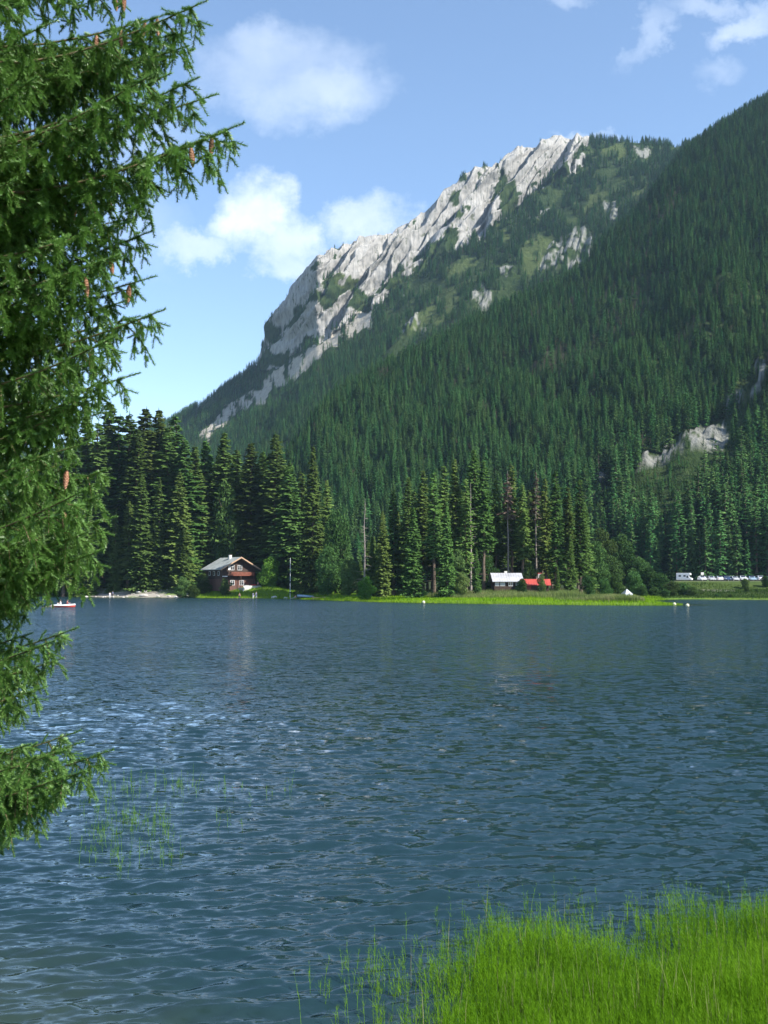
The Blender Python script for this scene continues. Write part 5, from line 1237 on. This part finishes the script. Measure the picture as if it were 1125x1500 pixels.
def build_shore_things():
    p = on_land(449, 272.5); me, V, ns, k = hull_mesh('hull', 3.9, 1.5, .62, M['bluehull'])
    root = empty('blue_boat', (p[0], p[1], p[2] + .85), 0, 1.2); root.rotation_euler = (R(160), R(4), R(8)); tag(root, 'pale blue boat lying upturned on the bank beside the white pole', 'boat')
    h = obj('hull', me, root); s = h.modifiers.new('thick', 'SOLIDIFY'); s.thickness = .03
    MB().box(-1.7, 1.3, -.03, .03, -.05, .0).build('keel', M['whitepaint'], root)
    # pole
    q = on_land(425, 277); pole = empty('flagpole', q); tag(pole, 'tall thin white pole standing at the bank before the free-standing spruce', 'pole')
    Hh = float(zrow(818, 277)) - q[2]; MB().cap_tube([(0, 0, -.3), (0, 0, Hh)], [.085, .05], 10).build('mast', M['whitepaint'], pole); MB().cap_tube([(0, 0, Hh), (0, 0, Hh + .08), (0, 0, Hh + .14)], [.04, .09, .02], 10).build('cap', M['whitepaint'], pole)
    for i in range(3): MB().cap_tube([(0, 0, 1.6 + i * 2.6), (0, 0, 1.9 + i * 2.6)], [.093 - i * .01, .092 - i * .01], 10).build('band', M['cloth_dark'], pole)
    # crates, jetty plank
    for px, Y, m_, lb, nm in [(428.5, 275.5, 'whitewash', 'white crate on the bank just right of the white pole', 'crate')]:
        g = on_land(px, Y); o = empty(nm, g, R(12)); tag(o, lb, 'crate'); MB().box(-.5, .5, -.3, .3, 0, .08).build('base', M[m_], o)
        for yy in (-.3, .26):
            for zz in (.12, .30): MB().box(-.5, .5, yy, yy + .04, zz, zz + .13).build('slat', M[m_], o)
    g = on_land(467, 262); j = empty('jetty', (g[0], g[1] - 1.5, .35), R(8)); tag(j, 'short dark wooden landing stage right of the upturned blue boat', 'jetty')
    MB().box(-1.6, 1.6, -.5, .5, .0, .1).build('deck', M['oldwood'], j)
    for sx in (-1.4, 1.4):
        for sy in (-.4, .4): MB().tube([(sx, sy, -1.1), (sx, sy, .35)], .07).build('pile', M['oldwood'], j)
    g = on_land(273, 299); rmp = empty('slipway', (g[0], g[1] - 1.0, max(.15, g[2]))); rmp.rotation_euler = (R(-6), R(9), R(-14)); tag(rmp, 'dark wooden slipway of beams at the right end of the gravel beach', 'slipway')
    for yy in (-.6, .6): MB().box(-2.4, 2.4, yy - .1, yy + .1, .0, .2).build('beam', M['oldwood'], rmp)
    for i in range(7): MB().box(-2.2 + i * .7, -1.9 + i * .7, -.8, .8, .203, .28).build('plank', M['oldwood'], rmp)
    # boulders
    def rock(name, px, Y, r, label, m_='stone', group=None, seed=1, fl=.6):
        import bmesh
        bm = bmesh.new(); bmesh.ops.create_icosphere(bm, subdivisions=3, radius=1.0); rg = random.Random(seed); ks = [(rg.uniform(-2, 2), rg.uniform(-2, 2), rg.uniform(-2, 2), rg.uniform(0, 6)) for _ in range(6)]
        for v in bm.verts:
            n = sum(math.sin(a * v.co.x + b * v.co.y + c * v.co.z + d) for a, b, c, d in ks) * .07; v.co *= (1 + n); v.co.z *= fl; v.co.x *= 1.35
        me = bpy.data.meshes.new('boulder'); bm.to_mesh(me); bm.free(); me.materials.append(M[m_])
        g = on_land(px, Y); o = obj(name, me, None, (g[0], g[1], g[2] + r * fl * .4), (0, 0, rg.uniform(0, 3)), r); tag(o, label, 'rock', group); return o
    rock('boulder', 402, 284, .62, 'pale boulder on the grass left of the white pole, nearer the chalet', 'whitewash', seed=2)
    rock('boulder', 419, 280, .58, 'pale boulder on the grass just left of the white pole', 'whitewash', seed=3)
    rock('boulder', 402.5, 287, .35, 'small grey stone behind the pale boulder nearer the chalet', seed=4)
    rock('boulder', 203, 307, .8, 'flat pale boulder at the back of the gravel beach', 'whitewash', seed=5, fl=.35)
    rock('boulder', 211, 303.5, .9, 'large flat boulder in the middle of the gravel beach', seed=6, fl=.4)
    rock('boulder', 127, 313, .7, 'pale flat boulder at the left end of the gravel beach', 'whitewash', seed=7, fl=.4)
    rock('boulder', 259, 300, .55, 'rounded pale stone at the right end of the gravel beach by the slipway', 'whitewash', seed=8)
    rock('boulder', 92, 319, .9, 'flat pale boulder among the grass left of the gravel beach', 'whitewash', seed=9, fl=.3)
    for i in range(26):
        rock('stone', 112 + i * 6.2 + random.uniform(-3, 3), 301.5 + random.uniform(0, 8) + (8 if i < 6 else 0), random.uniform(.16, .42), 'grey stone lying on the gravel beach', group='stones on the gravel beach', seed=20 + i)
    for i, (px, Y) in enumerate([(140, 311), (182, 309), (228, 306)]):
        g = on_land(px, Y); o = MB().tube([(-1.9, 0, .12), (-.3, .1, .16), (1.8, -.15, .13)], [.16, .14, .07], 8).build('driftwood', M['deadwood'], None, g, (0, 0, R((12, -8, 20)[i])))
        tag(o, ['bleached log lying left of the people on the gravel beach', 'bleached log lying right of the people on the gravel beach', 'bleached log lying behind the right half of the gravel beach'][i], 'log')
    # buoys
    for px, row, lb in [(620.5, 883.2, 'yellowish white buoy off the middle of the spit'), (988, 886.4, 'left one of the two white buoys off the tip of the spit'), (1007, 888.2, 'right one of the two white buoys off the tip of the spit')]:
        g = ground_at(px, row); o = empty('buoy', (g.x, g.y, 0)); tag(o, lb, 'buoy', None)
        V, F = [], []; n, k = 10, 14
        for i in range(n + 1):
            a = math.pi * i / n
            for j_ in range(k): V.append((.29 * math.sin(a) * math.cos(2 * math.pi * j_ / k) , .29 * math.sin(a) * math.sin(2 * math.pi * j_ / k), .14 + .29 * math.cos(a)))
        for i in range(n):
            for j_ in range(k): F.append((i * k + j_, i * k + (j_ + 1) % k, (i + 1) * k + (j_ + 1) % k, (i + 1) * k + j_))
        MB().add(V, F).build('float', M['buoy'], o, smooth=True); MB().tube([(0, 0, .42), (0, 0, .52)], [.04, .03]).build('eye', M['rope'], o)
build_shore_things()

# ------------------------------------------------------------------ parked cars
def paint(name, col):
    m_, nt, out = mat(name); p = nnode(nt, 'ShaderNodeBsdfPrincipled', Roughness=.28, Metallic=.15); p.inputs['Coat Weight'].default_value = .5
    tc = nt.nodes.new('ShaderNodeTexCoord'); n = noise(nt, 1.5, 4, tc.outputs['Object']); nt.links.new(ramp(nt, n.outputs['Fac'], [(.3, tuple(c * .9 for c in col)), (.7, col)]), p.inputs['Base Color']); nt.links.new(p.outputs[0], out.inputs[0]); return m_
def car_parts(est=False):
    """side profile lofted across with tumblehome; front looks along -Y"""
    L = 4.3; prof = [(-2.15, .35), (-2.15, .68), (-2.0, .80), (-1.15, .93), (-.45, 1.38), (.2, 1.44), (1.25 if est else .9, 1.40), (1.95 if est else 1.55, 1.02 if not est else 1.0), (2.1, .95), (2.15, .60), (2.1, .32)]
    b = MB(); V, F = [], []
    xs = [-.86, -.82, -.6, 0, .6, .82, .86]
    for x in xs:
        for (y, z) in prof:
            tum = 1 - .22 * max(0, (z - .9) / .5) ; drop = .03 if abs(x) > .8 else 0; V.append((x * tum, y * (1 - .03 * (abs(x) > .7)), z - (drop if z > .5 else 0)))
    n = len(prof)
    for i in range(len(xs) - 1):
        for j in range(n - 1): F.append((i * n + j, i * n + j + 1, (i + 1) * n + j + 1, (i + 1) * n + j))
        F.append((i * n + n - 1, i * n, (i + 1) * n, (i + 1) * n + n - 1))
    F.append(tuple(range(n))[::-1]); F.append(tuple((len(xs) - 1) * n + j for j in range(n))); b.add(V, F)
    ws = MB(); ws.add([(-.62, -1.10, .97), (.62, -1.10, .97), (.54, -.50, 1.365), (-.54, -.50, 1.365)], [(0, 1, 2, 3)]); ws.V = [(x, y - .02, z + .02) for x, y, z in ws.V]
    rw = MB(); r0 = (1.30, 1.38) if est else (.97, 1.36); r1 = (1.9, 1.05) if est else (1.5, 1.06); rw.add([(-.54, r0[0], r0[1]), (.54, r0[0], r0[1]), (.62, r1[0], r1[1]), (-.62, r1[0], r1[1])], [(0, 1, 2, 3)]); rw.V = [(x, y + .03, z + .03) for x, y, z in rw.V]
    sw = []
    for sg in (-1, 1):
        m_ = MB(); y1 = 1.5 if est else 1.2
        m_.add([(sg * .865, -.95, .96), (sg * .865, y1, .96), (sg * .735, y1 - .3, 1.33), (sg * .735, -.38, 1.33)], [(0, 1, 2, 3)]); sw.append(m_)
    return b, ws, rw, sw
def wheel_mb():
    m_ = MB(); k = 16; V, F = [], []
    prof = [(-.1, .0), (-.1, .24), (-.08, .31), (.08, .31), (.1, .24), (.1, .0)]
    for j in range(k):
        a = 2 * math.pi * j / k
        for x, r in prof: V.append((x, r * math.cos(a), r * math.sin(a)))
    n = len(prof)
    for j in range(k):
        for i in range(n - 1): F.append((j * n + i, j * n + i + 1, ((j + 1) % k) * n + i + 1, ((j + 1) % k) * n + i))
    return m_.add(V, F)
def build_cars():
    rn = random.Random(9); wm = wheel_mb().mesh('wheel', M['tyre']); 
    rimm = MB().cap_tube([(-.115, 0, 0), (.115, 0, 0)], .19, 12).mesh('rim', M['rim']); 
    cols = {'white': (.8, .8, .8), 'silver': (.55, .56, .58), 'dark blue': (.04, .07, .16), 'red': (.42, .03, .03), 'black': (.02, .02, .022), 'pale blue': (.30, .42, .55), 'grey': (.22, .23, .25), 'green': (.05, .12, .08)}
    mats = {c: paint('paint_' + c.replace(' ', '_'), v) for c, v in cols.items()}
    protos = {}
    for c in cols:
        for est in (0, 1):
            b, ws, rw, sw = car_parts(est); protos[c, est] = (b.mesh('body', mats[c]), ws.mesh('windscreen', M['glass']), rw.mesh('rear_window', M['glass']), [s.mesh('side_window', M['glass']) for s in sw])
    lamp = MB().box(-.14, .14, -.03, .03, -.07, .07).mesh('headlight', M['rim']); tail = MB().box(-.1, .1, -.03, .03, -.08, .08).mesh('tail_light', M['redpaint'])
    order = ['white', 'silver', 'white', 'dark blue', 'silver', 'white', 'pale blue', 'white', 'grey', 'silver', 'white', 'silver', 'red', 'pale blue', 'white', 'black', 'silver']
    o2 = ['silver', 'white', 'grey', 'white', 'silver', 'black', 'white', 'silver', 'green', 'white', 'dark blue', 'silver', 'white', 'red', 'silver']
    ordn = ['first', 'second', 'third', 'fourth', 'fifth', 'sixth', 'seventh', 'eighth', 'ninth', 'tenth', 'eleventh', 'twelfth', 'thirteenth', 'fourteenth', 'fifteenth', 'sixteenth', 'seventeenth']
    def car(x, y, rz, c, label):
        est = rn.random() < .45; z = land_z(x, y); t = empty('parked_car', (x, y, z + .02), rz, rn.uniform(.95, 1.06)); tag(t, label, 'car', 'cars parked above the right shore')
        bm_, ws, rw, sw = protos[c, int(est)]
        obj('body', bm_, t); obj('windscreen', ws, t); obj('rear_window', rw, t)
        for s in sw: obj('side_window', s, t)
        for sx in (-.78, .78):
            for yy in (-1.35, 1.3):
                w_ = obj('wheel', wm, t, (sx, yy, .31)); obj('rim', rimm, w_)
        for sx in (-.6, .6): obj('headlight', lamp, t, (sx, -2.12, .66)); obj('tail_light', tail, t, (sx * 1.1, 2.13, .75))
    x0 = float(xcol(1026, 850, 319))
    for i, c in enumerate(order): car(x0 + i * 2.35 + rn.uniform(-.15, .15), 317.5 + rn.uniform(-.3, .3), R(rn.uniform(-4, 4)) + (math.pi if rn.random() < .3 else 0), c, '%s car, %s from the left in the front row above the right shore' % (c, ordn[i]))
    x0 = float(xcol(1033, 850, 331))
    for i, c in enumerate(o2): car(x0 + i * 2.5 + rn.uniform(-.15, .15), 331 + rn.uniform(-.4, .4), R(rn.uniform(-4, 4)), c, '%s car, %s from the left in the back row above the right shore' % (c, ordn[i]))
    # camper
    p = float(xcol(1003, 850, 324)); z = land_z(p, 324); t = empty('camper_van', (p, 324, z), R(62)); t.scale = (.82,) * 3; tag(t, 'white camper van parked alone left of the rows of cars', 'van')
    MB().prism([(-2.7, .4), (-2.7, .95), (-2.1, 1.15), (-1.6, 2.0), (-2.2, 2.2), (-2.1, 2.85), (2.8, 2.85), (2.8, .4)], -1.05, 1.05, 'x').build('body', M['whitepaint'], t, bevel=.08)
    MB().add([(-.85, -2.09, 1.2), (.85, -2.09, 1.2), (.8, -1.62, 1.95), (-.8, -1.62, 1.95)], [(0, 1, 2, 3)]).build('windscreen', M['glass'], t, (0, -.03, .02))
    for sg in (-1, 1):
        for yy in (-.2, 1.5): MB().box(sg * 1.06 - .01, sg * 1.06 + .01, yy - .4, yy + .4, 1.55, 2.1).build('side_window', M['glass'], t)
        MB().box(sg * 1.058 - .008, sg * 1.058 + .008, -1.5, -.9, 1.15, 1.85).build('cab_window', M['glass'], t)
        for yy in (-1.7, 1.6): w_ = obj('wheel', wm, t, (sg * .9, yy, .32)); obj('rim', rimm, w_)
        MB().box(sg * .8 - .15, sg * .8 + .15, -2.74, -2.7, .6, .8).build('headlight', M['rim'], t)
    # notice post beside the car park and a pale fence rail behind
    px_ = float(xcol(1029, 850, 336)); zz = land_z(px_, 336); s = empty('notice_post', (px_, 336, zz)); tag(s, 'pale notice post behind the left end of the parked cars', 'sign')
    MB().tube([(0, 0, -.2), (0, 0, 2.6)], .06).build('post', M['whitewash'], s); MB().box(-.45, .45, -.09, -.062, 1.9, 2.7).build('board', M['whitewash'], s)
    for a, b, nm in ((1052, 1090, 'pale wooden rail fence at the wood edge behind the cars, left length'), (1094, 1140, 'pale wooden rail fence at the wood edge behind the cars, right length')):
        xa, xb = float(xcol(a, 850, 352)), float(xcol(b, 850, 352)); f = empty('rail_fence', (xa, 352, land_z(xa, 352))); tag(f, nm, 'fence')
        zb_ = land_z(xb, 352) - land_z(xa, 352)
        for zz2 in (.55, 1.0): MB().tube([(0, 0, zz2), (xb - xa, 0, zb_ + zz2)], .07, 6).build('rail', M['stone'], f)
        for q in range(6): u_ = q / 5; MB().tube([((xb - xa) * u_, 0, zb_ * u_ - .3), ((xb - xa) * u_, 0, zb_ * u_ + 1.15)], .08, 6).build('post', M['stone'], f)
build_cars()

# ------------------------------------------------------------------ air
def build_haze():
    x0, x1, y0, y1, z0, z1 = -2600, 2600, -300, 2100, -6, 900
    c = [(x, y, z) for z in (z0, z1) for y in (y0, y1) for x in (x0, x1)]
    me = bpy.data.meshes.new('haze'); me.from_pydata(c, [], [(0, 2, 3, 1), (4, 5, 7, 6), (0, 1, 5, 4), (2, 6, 7, 3), (0, 4, 6, 2), (1, 3, 7, 5)])
    m_, nt, out = mat('haze_air'); v = nt.nodes.new('ShaderNodeVolumePrincipled'); v.inputs['Color'].default_value = (.5, .74, 1, 1); v.inputs['Density'].default_value = HAZE; v.inputs['Anisotropy'].default_value = .1
    nt.links.new(v.outputs[0], out.inputs['Volume']); me.materials.append(m_)
    tag(obj('haze', me), 'blue summer haze filling the valley', kind='stuff')
HAZE = .00006
build_haze()
